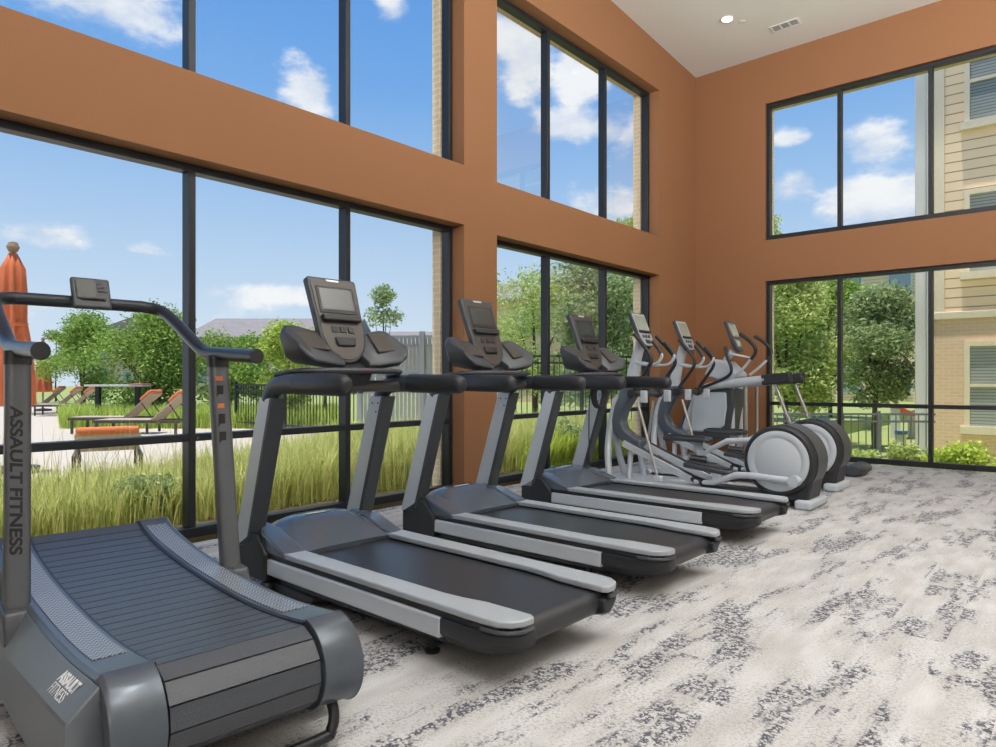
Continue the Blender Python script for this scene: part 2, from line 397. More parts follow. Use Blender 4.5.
window(2, 'x', B1[0], B1[1], *UP, m1, None, -.17, -1)
window(3, 'x', B2[0], B2[1], *LOW2, m2, .76, -.17, -1)
window(4, 'x', B2[0], B2[1], *UP2, m2, None, -.17, -1)
window(5, 'y', BX[0], BX[1], *BLOW, mb_, .835, YB + .05, 1)
window(6, 'y', BX[0], BX[1], *BUP, mb_, None, YB + .05, 1)

# ceiling fittings
def ceiling_fit(name, label, cat, x, y):
    t = thing(name, label, cat, (x, y, ceil_z(x, y)))
    t.rotation_euler = (math.atan(-.063), -math.atan(.012), 0); return t
t = ceiling_fit('recessed_light', 'small round white recessed downlight glowing in the ceiling', 'ceiling light', 1.08, 9.58)
MB().lathe([(.075, -.002), (.095, -.003), (.1, -.008), (.095, -.012), (.075, -.012)], n=32).build('trim_ring', M['white_metal'], t)
MB().lathe([(.0, -.010), (.074, -.011), (.074, -.014), (0, -.018)], n=24).build('lens', M['warmwhite'], t)
t = ceiling_fit('air_vent', 'white rectangular slotted air vent in the ceiling', 'air vent', 1.67, 10.24)
mb = MB()
for a in ((-.2, .2, -.09, -.07), (-.2, .2, .07, .09), (-.2, -.17, -.07, .07), (.17, .2, -.07, .07), (-.07, -.05, -.07, .07), (.05, .07, -.07, .07)): mb.box(a[0], a[1], a[2], a[3], -.012, 0)
mb.build('frame', M['white_metal'], t, .002)
mb = MB()
for k in range(9): mb.obox((0, -.064 + .016 * k, -.006), (.34, .010, .002), Matrix.Rotation(R(35), 3, 'X'))
mb.build('louvre', M['white_metal'], t)
MB().box(-.17, .17, -.07, .07, -.0015, -.0005).build('backing', M['charcoal'], t)
t = ceiling_fit('sprinkler_cover', 'tiny flat white sprinkler cover plate beside the recessed downlight', 'sprinkler', 1.22, 9.78)
MB().lathe([(.0, 0), (.045, -.001), (.045, -.006), (.04, -.008), (0, -.009)], n=24).build('cover_plate', M['ceiling'], t)

# ------------------------------------------------------------------ treadmill
def make_treadmill(label, loc, rz):
    t = thing('treadmill', label, 'treadmill', loc, rz, 'powered treadmills in a row along the window')
    # chassis under the deck
    mb = MB(); mb.prism([(.06, .06), (1.75, .09), (2.02, .17), (2.04, .225), (.06, .225)], -.36, .36)
    mb.build('chassis', M['black'], t, .012)
    for s in (-1, 1):
        # front base that carries the upright
        mb = MB(); mb.prism([(0, .085), (.33, .085), (.335, .235), (.24, .325), (.17, .345), (0, .25)], s * .345, s * .425)
        mb.build('base_bracket', M['black'], t, .015)
        mb = MB(); mb.prism([(.30, .125), (1.72, .125), (1.72, .215), (.30, .215)], s * .37, s * .408)
        mb.build('side_panel', M['silver'], t, .012, 3)
        mb = MB(); mb.prism([(.30, .215), (2.03, .215), (2.03, .243), (.30, .243)], s * .30, s * .398)
        mb.build('side_trim', M['black'], t, .004)
        # dark end cap wrapping the rear corner
        prof = [(1.72, .375, .408, .10, .215), (1.90, .36, .410, .10, .215), (2.0, .33, .400, .115, .215), (2.075, .30, .375, .135, .215), (2.105, .27, .335, .15, .215)]
        rings = []
        for x, yi, yo, z0, z1 in prof:
            yi = .24
            rings.append([(x, s * yi, z0 + .01), (x, s * (yo - .05), z0), (x, s * yo, z0 + .05), (x, s * yo, z1), (x, s * yi, z1)])
        mb = MB(); mb.loft(rings); mb.build('end_cap', M['black'], t, .008, 2, 50)
        # foot rail, broader at the rear with a rounded corner
        ol = [(.36, .285), (1.62, .285), (1.74, .272), (1.84, .250), (2.085, .245), (2.11, .262), (2.108, .32), (2.085, .365), (2.04, .395), (1.96, .406), (.36, .406)]
        mb = MB(); n = len(ol)
        vs = [(x, s * y, .243) for x, y in ol] + [(x, s * y, .272) for x, y in ol]
        mb.add(vs, [tuple(range(n)), tuple(range(2 * n - 1, n - 1, -1))] + [(i, n + i, n + (i + 1) % n, (i + 1) % n) for i in range(n)])
        rl = mb.build('foot_rail', M['rail'], t, .007, 3)
        mb = MB(); mb.loft([[(x, s * y, z) for x, y in ol[4:10]] for z in (.212, .2435)], cap=False, closed=False)
        # silver lip round the rear corner
        mb = MB(); path = [(x, s * (y + .004), .228) for x, y in ol[5:10]]; mb.tube(spline(path, 3), .009, 8)
        mb.build('corner_lip', M['charcoal'], rl)
        # upright: silver box section with a dark rear strip
        a, b = Vector((.065, s * .385, .30)), Vector((.335, s * .385, 1.09))
        mb = MB(); mb.prism([(-.018, .24), (.125, .24), (.395, 1.10), (.270, 1.10)], s * .335, s * .425)
        up = mb.build('upright', M['silver'], t, .010, 3)
        mb = MB(); mb.prism([(.128, .27), (.160, .28), (.418, 1.10), (.386, 1.10)], s * .332, s * .428)
        mb.build('rear_strip', M['charcoal'], up, .006)
        for zz, xx in ((1.055, .30), (1.055, .355), (1.0, .335)):
            mb = MB(); mb.lathe([(0, -.002), (.006, -.002), (.006, .002), (0, .002)], (xx, s * .334, zz), 'y', 10); mb.build('screw', M['black'], up)
        # elbow and long padded handrail
        mb = MB()
        path = spline([(.318, s * .385, 1.085), (.345, s * .385, 1.13), (.40, s * .386, 1.165), (.50, s * .388, 1.178), (.72, s * .39, 1.18)], 5)
        mb.tube(path, .052, 16, .82); mb.build('elbow', M['charcoal'], t, smooth=60)
        mb = MB()
        mb.tube([(.60, s * .388, 1.18), (.605, s * .388, 1.18), (.98, s * .392, 1.176), (1.02, s * .392, 1.174), (1.05, s * .392, 1.172), (1.062, s * .392, 1.171)], [.05, .056, .056, .054, .044, .026], 20, .80)
        mb.build('handrail_grip', M['softblack'], t, smooth=60)
    # hood over the motor
    xs = [(.02, .30, .30), (.05, .365, .315), (.15, .400, .325), (.25, .395, .335), (.36, .335, .345), (.45, .285, .355), (.50, .262, .355)]
    rings = []
    for x, zt, hw in xs:
        ring = []
        for k in range(17):
            q = -1 + k / 8.0; y = hw * q
            drop = (abs(q) ** 5) * (zt - .255) * .85
            ring.append((x + .035 * (abs(q) ** 3), y, zt - drop))
        ring += [(x, hw, .225), (x, -hw, .225)]
        rings.append(ring)
    mb = MB(); mb.loft(rings); hd = mb.build('motor_hood', M['hood'], t, smooth=50)
    mb = MB(); mb.obox((.215, -.02, .4015), (.022, .15, .004), Matrix.Rotation(R(1), 3, 'Y')); mb.build('badge', M['badge'], hd, .0015)
    for s in (-1, 1):
        mb = MB(); mb.loft([[(x, s * y0, z), (x, s * y1, z - .01), (x, s * y1, .24), (x, s * y0, .24)] for x, z, y0, y1 in ((.12, .375, .29, .345), (.27, .36, .28, .405), (.40, .315, .28, .408), (.53, .276, .29, .406))])
        mb.build('hood_wing', M['hood'], hd, .012, 3)
    # belt with rear roller
    mb = MB(); pts = [(.46, .236), (2.02, .236)] + [(2.02 + .052 * math.sin(q), .184 + .052 * math.cos(q)) for q in (R(a) for a in range(15, 181, 15))] + [(.46, .132)]
    mb.prism(pts, -.285, .285); mb.build('running_belt', M['belt'], t, smooth=30)
    # front transport wheel carrier and rear levelling feet
    for s in (-1, 1):
        mb = MB(); mb.prism([(.28, .03), (.33, .0), (.55, .0), (.72, .045), (.74, .075), (.28, .085)], s * .27, s * .37)
        cr = mb.build('front_foot', M['black'], t, .01)
        mb = MB(); mb.lathe([(.0, -.02), (.038, -.02), (.042, -.012), (.042, .012), (.038, .02), (0, .02)], (.30, s * .395, .045), 'y', 20); mb.build('wheel', M['softblack'], cr)
        mb = MB(); mb.lathe([(0, 0), (.034, 0), (.036, .012), (.016, .02), (.014, .10), (0, .10)], (1.56, s * .30, 0), 'z', 16); mb.build('levelling_foot', M['black'], t)
    # cross tube, sensor bar, console
    mb = MB(); mb.tube([(.52, -.36, 1.165), (.52, .36, 1.165)], .034, 16); mb.build('cross_tube', M['bronze'], t)
    mb = MB(); path = spline([(.40, -.385, 1.225), (.53, -.35, 1.245), (.62, -.25, 1.25), (.645, 0, 1.252), (.62, .25, 1.25), (.53, .35, 1.245), (.40, .385, 1.225)], 5)
    mb.tube(path, .017, 10, 1.5); sb = mb.build('sensor_bar', M['charcoal'], t, smooth=60)
    mb = MB(); mb.obox((.662, .02, 1.253), (.008, .035, .022)); mb.build('safety_key', M['red'], sb, .002)
    mb = MB(); mb.prism([(.42, 1.17), (.58, 1.17), (.62, 1.235), (.46, 1.35), (.38, 1.30)], -.10, .10); mb.build('console_neck', M['black'], t, .02, 3)
    tilt = R(20)
    ax_u = Vector((-math.sin(tilt), 0, math.cos(tilt)))   # up along the face
    ax_n = Vector((math.cos(tilt), 0, math.sin(tilt)))    # towards the runner
    ax_r = Vector((0, 1, 0)); c0 = Vector((.45, -.02, 1.545))
    def P(r_, u_, n_): return c0 + ax_r * r_ + ax_u * u_ + ax_n * n_
    def plate(outline, n0, n1): 
        k = len(outline); vs = [P(a, b, n0) for a, b in outline] + [P(a, b, n1) for a, b in outline]
        return MB().add(vs, [tuple(range(k - 1, -1, -1)), tuple(range(k, 2 * k))] + [(i, (i + 1) % k, k + (i + 1) % k, k + i) for i in range(k)])
    ol = [(.150, .265), (-.150, .265)] + [(-.150 - .018 * math.sin(q), .247 + .018 * math.cos(q)) for q in (R(30), R(60), R(90))]
    ol += [(-.155, -.08)] + [(-.155 * math.cos(q), -.08 - .19 * math.sin(q) ** 1.0) for q in (R(a) for a in (15, 30, 45, 60, 75, 90, 105, 120, 135, 150, 165))] + [(.155, -.08)]
    ol += [(.150 + .018 * math.sin(q), .247 + .018 * math.cos(q)) for q in (R(90), R(60), R(30))]
    cn = plate(ol, -.035, .012).build('console', M['charcoal'], t, .010, 3)
    face = [(a * .91, (b - .0) * .93) for a, b in ol]
    plate(face, .010, .016).build('face_panel', M['bronze'], cn, .002)
    plate([(.128, .205), (-.128, .205), (-.128, .035), (.128, .035)], .015, .020).build('bezel', M['black'], cn, .003)
    plate([(.110, .190), (-.110, .190), (-.110, .058), (.110, .058)], .019, .0215).build('screen', M['screen'], cn)
    plate([(.132, .018), (-.132, .018), (-.125, -.02), (.125, -.02)], .012, .045).build('tablet_ledge', M['black'], cn, .008)
    for r_ in (-.055, 0, .055): plate([(r_ + .02, -.048), (r_ - .02, -.048), (r_ - .02, -.085), (r_ + .02, -.085)], .014, .022).build('key', M['black'], cn, .003)
    plate([(.07, -.115), (-.07, -.115), (-.06, -.17), (.06, -.17)], .012, .030).build('key_pad', M['black'], cn, .008)
    plate([(.045, .252), (-.045, .252), (-.04, .238), (.04, .238)], .012, .0175).build('badge', M['badge'], cn, .002)
    # storage pods flaring out to both sides
    for s in (-1, 1):
        def Q(y, x, z): return (x, s * y, z)
        rings = []
        for y, xf, zb, xb, zt in ((.08, .60, 1.262, .44, 1.40), (.14, .62, 1.262, .43, 1.475), (.30, .63, 1.285, .42, 1.505), (.345, .62, 1.315, .425, 1.50), (.375, .59, 1.36, .45, 1.462)):
            rings.append([Q(y, xf, zb + .045), Q(y, xf + .008, zb + .02), Q(y, xf - .03, zb), Q(y, xb - .01, zb + .012), Q(y, xb - .05, zt - .03), Q(y, xb - .035, zt), Q(y, xb, zt)])
        pd = MB().loft(rings).build('storage_pod', M['charcoal'], t, .009, 3, 40)
        def Fp(y, q, off):   # point on the runner side of the pod
            xf, zb, xb, zt = .628, 1.325, .42, 1.50
            d = Vector((xb - xf, 0, zt - zb)); n = Vector((-d.z, 0, d.x)).normalized(); n = n if n.x > 0 else -n
            p = Vector((xf, 0, zb)) + d * q + n * off; return (p.x, s * y, p.z)
        oo = [(.165, .22), (.335, .30), (.345, .60), (.315, .88), (.18, .86)]; k = len(oo)
        MB().add([Fp(y, q, h) for h in (-.01, .006) for y, q in oo], [tuple(range(k)), tuple(range(2 * k - 1, k - 1, -1))] + [(i, (i + 1) % k, k + (i + 1) % k, k + i) for i in range(k)]).build('pocket_liner', M['bronze'], pd, .004)
    return t
T1 = make_treadmill('silver and black treadmill nearest the curved treadmill, first of the powered row', (1.25, 2.455, 0), R(-1.6))
T2 = copy_tree(T1); T2.location = (1.17, 3.80, 0); T2.rotation_euler.z = R(-1.0)
T2['label'] = 'middle one of three silver and black powered treadmills, in front of the orange pillar'
T3 = copy_tree(T1); T3.location = (1.10, 5.28, 0); T3.rotation_euler.z = R(-.5)
T3['label'] = 'silver and black powered treadmill beside the elliptical trainers, farthest of its row'

# coiled cord that hangs by the far treadmill
t = thing('coiled_cord', 'black coiled cord hanging in a loop below the farthest treadmill handrail', 'cord', (1.55, 5.42, 0))
mb = MB()
for k in range(4):
    ph = k * .012
    mb.tube([(.03 * math.sin(q) * .8 + ph * .5, .055 * math.sin(q) + ph, 1.055 + .11 * math.cos(q)) for q in (2 * math.pi * j / 20 for j in range(21))], .011, 8, cap=False)
mb.tube(spline([(.0, -.02, 1.16), (-.03, -.07, 1.08), (-.035, -.085, .9), (-.035, -.085, .55)], 5), .006, 6)
mb.build('cord_loop', M['cable'], t)
MB().lathe([(.005, .56), (.012, .52), (.018, .46), (.018, .42), (0, .41)], (-.035, -.085, 0), 'z', 10).build('plug', M['cable'], t)

# ------------------------------------------------------------------ curved manual treadmill
th = R(-5.0)
t = thing('curved_treadmill', 'dark grey curved slat-belt manual treadmill in the left foreground', 'treadmill', (1.245, 1.222, 0), th)
t.scale = (.985, .945, 1)
bp = [(.07, .47), (.10, .482), (.15, .462), (.25, .436), (.4, .412), (.65, .385), (.95, .368), (1.25, .361), (1.5, .367), (1.7, .383), (1.81, .397)]
top = spline([(x, 0, z) for x, z in bp[1:]], 5)
rear = [(1.80 + .135 * math.sin(q), 0, .262 + .135 * math.cos(q)) for q in (R(a) for a in range(8, 181, 8))]
front = [(.10 - .10 * math.sin(q), 0, .38 + .10 * math.cos(q)) for q in (R(a) for a in range(0, 181, 20))]
loop = [(p.x, p.z) for p in top] + [(p[0], p[2]) for p in rear] + [(1.2, .12), (.4, .20)] + [(p[0], p[2]) for p in reversed(front)]
# slats: resample the visible run at slat pitch, groove between
def resample(pts, step):
    out = [Vector((pts[0][0], pts[0][1]))]; acc = 0
    for a, b in zip(pts, pts[1:]):
        a, b = Vector(a), Vector(b); L = (b - a).length; d = step - acc
        while d <= L: out.append(a + (b - a) * (d / L)); d += step
        acc = (acc + L) % step if L else acc
        acc = L - (d - step)
    return out
run = [(p.x, p.z) for p in top] + [(p[0], p[2]) for p in rear]
nodes = resample(run, .0720); prof = []
for i in range(len(nodes) - 1):
    a, b = nodes[i], nodes[i + 1]; d = (b - a).normalized(); n = Vector((-d.y, d.x))
    if n.y < 0 and a.x < 1.7: n = -n
    prof += [a + d * .0028 - n * .022, a + d * .0030, b - d * .0030, b - d * .0028 - n * .022]
prof.append(nodes[-1])
poly = [tuple(p) for p in prof] + [(1.2, .13), (.4, .21)] + [(p[0], p[2]) for p in reversed(front)][0:-1]
MB().prism(poly, -.24, .24).build('slat_belt', M['slats'], t, shade=False)
# bump of the end bumpers (rear lip bands)
def rail_z(x):
    for (x0, z0), (x1, z1) in zip(bp, bp[1:]):
        if x0 <= x <= x1: return z0 + (z1 - z0) * (x - x0) / (x1 - x0)
    return bp[-1][1]
for s in (-1, 1):
    # black seam beside the belt
    mb = MB(); mb.loft([[(p.x, s * .239, p.z + .006), (p.x, s * .250, p.z + .006), (p.x, s * .250, p.z - .02), (p.x, s * .239, p.z - .02)] for p in top]); mb.build('belt_seam', M['black'], t)
    # side rail following the curve, wrapping the rear roller
    rp = [Vector((.01, 0, .40)), Vector((.03, 0, .47))] + top + [Vector(q) for q in [(1.795 + .15 * math.sin(w), 0, .254 + .15 * math.cos(w)) for w in (R(a) for a in range(6, 175, 8))]]
    rings = []
    for i, p in enumerate(rp):
        z = p.z + .010
        rings.append([(p.x, s * .250, z), (p.x, s * .385, z), (p.x, s * .400, z - .012)])
    mb = MB()
    n3 = 3; vs = [v for r_ in rings for v in r_]; cx, cz_ = 1.79, .25
    inner = []
    for i, p in enumerate(rp):
        if p.x > 1.74 and p.z < .36 or i > len(top) + 2:
            d = Vector((p.x - 1.79, p.z - .254)); d = d.normalized() * .10; q = (1.79 + d.x, .254 + d.y)
        else: q = (p.x + (.03 if p.x < .1 else 0), p.z - .16)
        inner.append(q)
    rings2 = [[rings[i][0], rings[i][1], rings[i][2], (inner[i][0], s * .400, inner[i][1]), (inner[i][0], s * .250, inner[i][1])] for i in range(len(rp))]
    mb.loft(rings2); rl = mb.build('side_rail', M['graphite'], t, .004, 2, 35)
    # grip plate laid in the rail
    seg = [p for p in top if .16 < p.x < 1.64]
    mb = MB(); mb.loft([[(p.x, s * .265, p.z + .0135), (p.x, s * .362, p.z + .0135), (p.x, s * .362, p.z + .008), (p.x, s * .265, p.z + .008)] for p in seg]); mb.build('grip_plate', M['diamond'], rl)
    # side skirt: sloped shoulder and upright face
    xs = [.70, 1.0, 1.3, 1.55, 1.85 if s < 0 else 1.69]
    rings = [[(x, s * .400, rail_z(min(x, 1.81)) - .002), (x + .01, s * .487, .252 + .082 * (x - 1.0)), (x + .02, s * .492, .10), (x + .02, s * .42, .07), (x, s * .30, .08)] for x in xs]
    mb = MB(); mb.loft(rings); sk = mb.build('side_skirt', M['slate'], t, .006, 2, 30)
    rings = [[(x, s * .398, rail_z(x) + .0), (x, s * .43, .30), (x, s * .435, .13), (x, s * .40, .10), (x, s * .30, .10)] for x in (.04, .3, .55, .74)]
    mb = MB(); mb.loft(rings); mb.build('front_skirt', M['charcoal'], t, .006, 2, 30)
    # post with its foot block
    mb = MB(); mb.prism([(.66, .09), (.96, .09), (.94, .30), (.905, .372), (.76, .378), (.68, .30)], s * .385, s * .475); mb.build('post_block', M['charcoal'], t, .012, 3)
    mb = MB(); b0, b1 = Vector((.832, s * .418, .365)), Vector((.735, s * .398, 1.30)); rings = []
    for k in range(2):
        p = (b0, b1)[k]; rings.append([(p.x + a, p.y + b, p.z) for a, b in rrect(.070, .088, .026, 5)])
    mb.loft(rings); po = mb.build('post', M['post_grey'], t, smooth=50)
    mb = MB(); p = b0.lerp(b1, .955); q = b1
    mb.loft([[(w.x + a, w.y + b, w.z) for a, b in rrect(.075, .093, .027, 5)] for w in (p, q + Vector((0, 0, .01)))]); mb.build('collar', M['black'], po, smooth=50)
    mb = MB(); mb.lathe([(0, 0), (.05, 0), (.055, .01), (.055, .03), (0, .04)], (1.35, s * .33, 0)); mb.build('levelling_foot', M['softblack'], t)
    if s < 0:
        d = (b1 - b0).normalized()
        for word, hh in (('ASSAULT', .64), ('FITNESS', .345)):
            text_mesh(word, .056, M['dark_print'], 'post_lettering', po, b0.lerp(b1, hh) + Vector((.0358, -.012, 0)), -d, (0, 1, 0), .0018, .1, 1.24)
        sl = Vector((0, .087, .085)).normalized()
        for word, q, x, sz, bo in (('ASSAULT', .36, 1.655, .046, .0014), ('FITNESS', .68, 1.645, .046, -.0006)):
            za = rail_z(x) - .002; zb = .252 + .082 * (x - 1.01)
            text_mesh(word, sz, M['white_print'], 'skirt_lettering', sk, (x, -.400 - .087 * q, za + (zb - za) * q + .003), (1, 0, .08), sl, bo, .22, .95)
    else:
        for k, (h, mm, hh) in enumerate(((.90, 'sticker', .02), (.84, 'dark_print', .05), (.77, 'sticker', .02), (.70, 'dark_print', .06), (.62, 'dark_print', .05))):
            p = b0.lerp(b1, h); w = MB().obox((p.x + .0355, p.y - .012, p.z), (.002, .032, hh)); w.build('warning_sticker', M[mm], po)
# handlebar in one bent tube
hb = [(1.135, -.40, 1.298), (.75, -.40, 1.318), (.58, -.398, 1.335), (.42, -.395, 1.40), (.20, -.39, 1.50), (.08, -.375, 1.552), (.02, -.32, 1.575), (.005, -.22, 1.58), (.005, .22, 1.58), (.02, .32, 1.575), (.08, .375, 1.552), (.20, .39, 1.50), (.42, .395, 1.40), (.58, .398, 1.335), (.75, .40, 1.318), (1.135, .40, 1.298)]
MB().tube(spline(hb, 6), .030, 16).build('handlebar', M['gunmetal'], t, smooth=60)
for s in (-1, 1): MB().tube([(1.130, s * .40, 1.298), (1.142, s * .40, 1.2975)], .0312, 16).build('end_plug', M['black'], t)
mq = Matrix.Rotation(R(-22), 3, 'Y')
mo = MB().obox((.045, .035, 1.622), (.030, .180, .165), mq).build('monitor', M['charcoal'], t, .012, 3)
f = mq @ Vector((1, 0, 0)); u = mq @ Vector((0, 0, 1))
MB().obox(Vector((.045, .010, 1.640)) + f * .0155, (.002, .085, .10), mq).build('screen', M['screen'], mo)
for k in range(4): MB().obox(Vector((.045, .085, 1.685 - .026 * k)) + f * .0158, (.002, .04, .006), mq).build('key', M['bronze'], mo)
MB().tube(spline([Vector((.045, -0.015, 1.585)) + f * .018, Vector((.045, -0.010, 1.583)) + f * .034, Vector((.045, 0.080, 1.583)) + f * .034, Vector((.045, 0.095, 1.575)) + f * .018], 4), .007, 8).build('tablet_holder', M['bronze'], mo)
# rear lift bar and chassis
MB().prism([(.1, .10), (1.7, .10), (1.78, .16), (1.7, .22), (.1, .26)], -.245, .245).build('chassis', M['black'], t, .01)
MB().tube(spline([(1.80, .33, .17), (1.86, .33, .11), (1.88, .31, .055), (1.88, .25, .035), (1.88, -.25, .035), (1.88, -.31, .055), (1.86, -.33, .11), (1.80, -.33, .17)], 5), .019, 12).build('lift_bar', M['black'], t, smooth=60)
for s in (-1, 1): MB().lathe([(0, -.03), (.05, -.03), (.055, -.02), (.055, .02), (.05, .03), (0, .03)], (.16, s * .36, .055), 'y', 20).build('transport_wheel', M['softblack'], t)
for s in (-1, 1): MB().box(.1, .22, s * .33, s * .39, .06, .2).build('wheel_bracket', M['black'], t, .01)

# ------------------------------------------------------------------ elliptical trainer
def make_elliptical(label, loc, rz):
    t = thing('elliptical_trainer', label, 'elliptical trainer', loc, rz, 'elliptical trainers beside the treadmills')
    ol = [(x, y) for x, y in ((.0, -.2), (.06, -.28), (1.0, -.28), (1.16, -.2), (1.16, .2), (1.0, .28), (.06, .28), (.0, .2))]
    n = len(ol); MB().add([(x, y, z) for z in (.02, .11) for x, y in ol], [tuple(range(n)), tuple(range(2 * n - 1, n - 1, -1))] + [(i, n + i, n + (i + 1) % n, (i + 1) % n) for i in range(n)]).build('base_frame', M['whitegrey'], t, .02, 3)
    for x in (.08, 1.0): MB().tube([(x, -.34, .035), (x, .34, .035)], .035, 12).build('floor_foot', M['silver'], t)
    MB().box(1.1, 2.1, -.09, .09, .03, .12).build('centre_beam', M['charcoal'], t, .01)
    for s in (-1, 1):
        MB().tube(spline([(.11, s * .17, .10), (.06, s * .12, .35), (.045, s * .07, .58), (.075, s * .05, .80), (.16, s * .045, 1.02)], 5), .038, 12).build('front_leg', M['silver'], t)
        MB().tube([(.36, s * .16, .10), (.34, s * .10, .40)], .03, 10).build('strut', M['silver'], t)
    col = [(.07, .74), (.10, .90), (.19, 1.09), (.28, 1.13), (.40, 1.12), (.34, 1.0), (.245, .86), (.205, .74), (.24, .645), (.33, .585), (.47, .53), (.43, .44), (.28, .46), (.15, .54), (.09, .63)]
    MB().prism(col, -.085, .085).build('column_shroud', M['hood'], t, .035, 4)
    MB().tube([(.27, 0, 1.08), (.33, 0, 1.34), (.41, 0, 1.62)], [.075, .062, .055], 16).build('mast', M['silver'], t)
    MB().tube([(.47, -.30, 1.05), (.47, .30, 1.05)], .035, 14).build('pivot_shaft', M['charcoal'], t)
    for s in (-1, 1):
        ph = .06 * s
        MB().tube(spline([(.46, s * .285, 1.0), (.50 , s * .285, 1.12), (.62, s * .285, 1.28), (.685, s * .28, 1.38), (.675, s * .275, 1.46), (.60, s * .265, 1.56), (.47, s * .25, 1.70)], 5), .021, 10).build('moving_handle', M['black'], t, smooth=60)
        MB().tube([(.47, s * .245, 1.05), (.47, s * .325, 1.05)], .05, 16).build('pivot_hub', M['black'], t)
        MB().obox((.60, s * .27, 1.02), (.075, .05, .13)).build('link_joint', M['silver'], t, .012, 3)
        fh = MB().tube(spline([(.36, s * .03, 1.41), (.48, s * .10, 1.375), (.62, s * .14, 1.365), (.70, s * .145, 1.39), (.745, s * .145, 1.455), (.73, s * .145, 1.50)], 5), .016, 10).build('fixed_handle', M['silver'], t, smooth=60)
        MB().tube([(.74, s * .145, 1.48), (.70, s * .143, 1.545), (.63, s * .14, 1.62)], .021, 10).build('grip', M['softblack'], fh)
        if s < 0: a, b = (.53, s * .28, .96), (.77, s * .28, .16)
        else: a, b = (.42, s * .28, .96), (.30, s * .28, .18)
        MB().tube([a, b], .016, 10).build('link_rod', M['steel'], t)
        MB().obox((b[0], b[1], b[2]), (.09, .06, .06)).build('rod_end', M['silver'], t, .012)
        rp = MB().bar((.30, s * .17, .50), (1.16, s * .17, .15), .085, .07).build('ramp_track', M['silver'], t, .006)
        MB().bar((.33, s * .17, .527), (1.15, s * .17, .193), .05, .014).build('roller_strip', M['charcoal'], rp)
        # pedal arm: near one low and back, far one raised
        if s < 0:
            arm = [(1.16, s * .24, .16), (1.36, s * .24, .17), (1.60, s * .27, .27), (1.72, s * .28, .28), (2.16, s * .285, .265)]; pc, pr = (1.30, s * .19, .30), -6
        else:
            arm = [(.98, s * .24, .33), (1.10, s * .24, .44), (1.30, s * .26, .55), (1.56, s * .28, .57), (1.86, s * .285, .56)]; pc, pr = (.88, s * .19, .555), 0
        am = MB().tube(arm, [.022, .026, .032, .032, .030], 12).build('pedal_arm', M['silver'], t)
        bs = MB().tube([(arm[-1][0], s * .24, arm[-1][2]), (arm[-1][0], s * .345, arm[-1][2])], .052, 16).build('crank_boss', M['whitegrey'], am)
        MB().tube([(arm[0][0] - .06, s * .17, arm[0][2] + .02), (arm[0][0] + .10, s * .24, arm[0][2])], .04, 10).build('roller', M['black'], am)
        pd = MB().obox(pc, (.52, .17, .055), Matrix.Rotation(R(-pr), 3, 'Y')).build('pedal', M['charcoal'], t, .022, 3)
        MB().obox(Vector(pc) + Vector((.0, 0, .033)), (.44, .13, .012), Matrix.Rotation(R(-pr), 3, 'Y')).build('pedal_pad', M['softblack'], pd, .005)
        MB().obox(Vector(pc) + Vector((.1, s * .05, -.06)), (.10, .05, .12)).build('pedal_bracket', M['silver'], pd, .01)
    # round drive housing
    cx, cz0 = 1.985, .432
    prof = [(.27, -.225), (.315, -.22), (.335, -.19), (.34, 0), (.335, .19), (.315, .22), (.27, .225)]
    hs = MB().lathe(prof, (cx, 0, cz0), 'y', 56).build('drive_housing', M['softblack'], t, smooth=40)
    MB().prism([(cx - .10, .07), (cx + .26, .05), (cx + .325, .40), (cx + .25, .45), (cx - .10, .3)], -.19, .19).build('housing_heel', M['softblack'], hs, .03, 4)
    for s in (-1, 1):
        dk = MB().lathe([(0, s * .234), (.208, s * .234), (.214, s * .230), (.222, s * .230), (.229, s * .235), (.268, s * .233), (.286, s * .226), (.288, s * .215), (0, s * .21)], (cx, 0, cz0), 'y', 56).build('disc_cover', M['whitegrey'], t, smooth=40)
    ring = []
    for k in range(14):
        q = R(-48 + k * 10); ring.append([(cx + .340 * math.cos(q), y, cz0 + .340 * math.sin(q)) for y in (-.15, -.07, .07, .15)] + [(cx + .346 * math.cos(q), y, cz0 + .346 * math.sin(q)) for y in (.15, .07, -.07, -.15)])
    MB().loft(ring).build('rear_band', M['charcoal'], hs, smooth=50)
    MB().box(cx + .16, cx + .31, -.265, .265, .0, .085).build('rear_foot', M['whitegrey'], t, .025, 4)
    # console
    tilt = R(22); uu = Vector((-math.sin(tilt), 0, math.cos(tilt))); nn = Vector((math.cos(tilt), 0, math.sin(tilt))); c0 = Vector((.43, 0, 1.765))
    def plate(o_, n0, n1):
        k = len(o_); vs = [c0 + Vector((0, a, 0)) + uu * b + nn * h for h in (n0, n1) for a, b in o_]
        return MB().add(vs, [tuple(range(k - 1, -1, -1)), tuple(range(k, 2 * k))] + [(i, (i + 1) % k, k + (i + 1) % k, k + i) for i in range(k)])
    ol = [(.14, .20), (-.14, .20), (-.15, .18), (-.145, -.12), (-.10, -.20), (-.05, -.22), (.05, -.22), (.10, -.20), (.145, -.12), (.15, .18)]
    cn = plate(ol, -.035, .012).build('console', M['charcoal'], t, .010, 3)
    plate([(a * .92, b * .93) for a, b in ol], .010, .016).build('face_panel', M['rail'], cn, .002)
    plate([(.118, .165), (-.118, .165), (-.118, -.02), (.118, -.02)], .015, .02).build('screen', M['painted_reflection'], cn, .002)
    plate([(.125, -.025), (-.125, -.025), (-.12, -.05), (.12, -.05)], .012, .035).build('tablet_ledge', M['black'], cn, .004)
    for r_ in (-.06, 0, .06): plate([(r_ + .018, -.075), (r_ - .018, -.075), (r_ - .018, -.11), (r_ + .018, -.11)], .014, .022).build('key', M['black'], cn, .003)
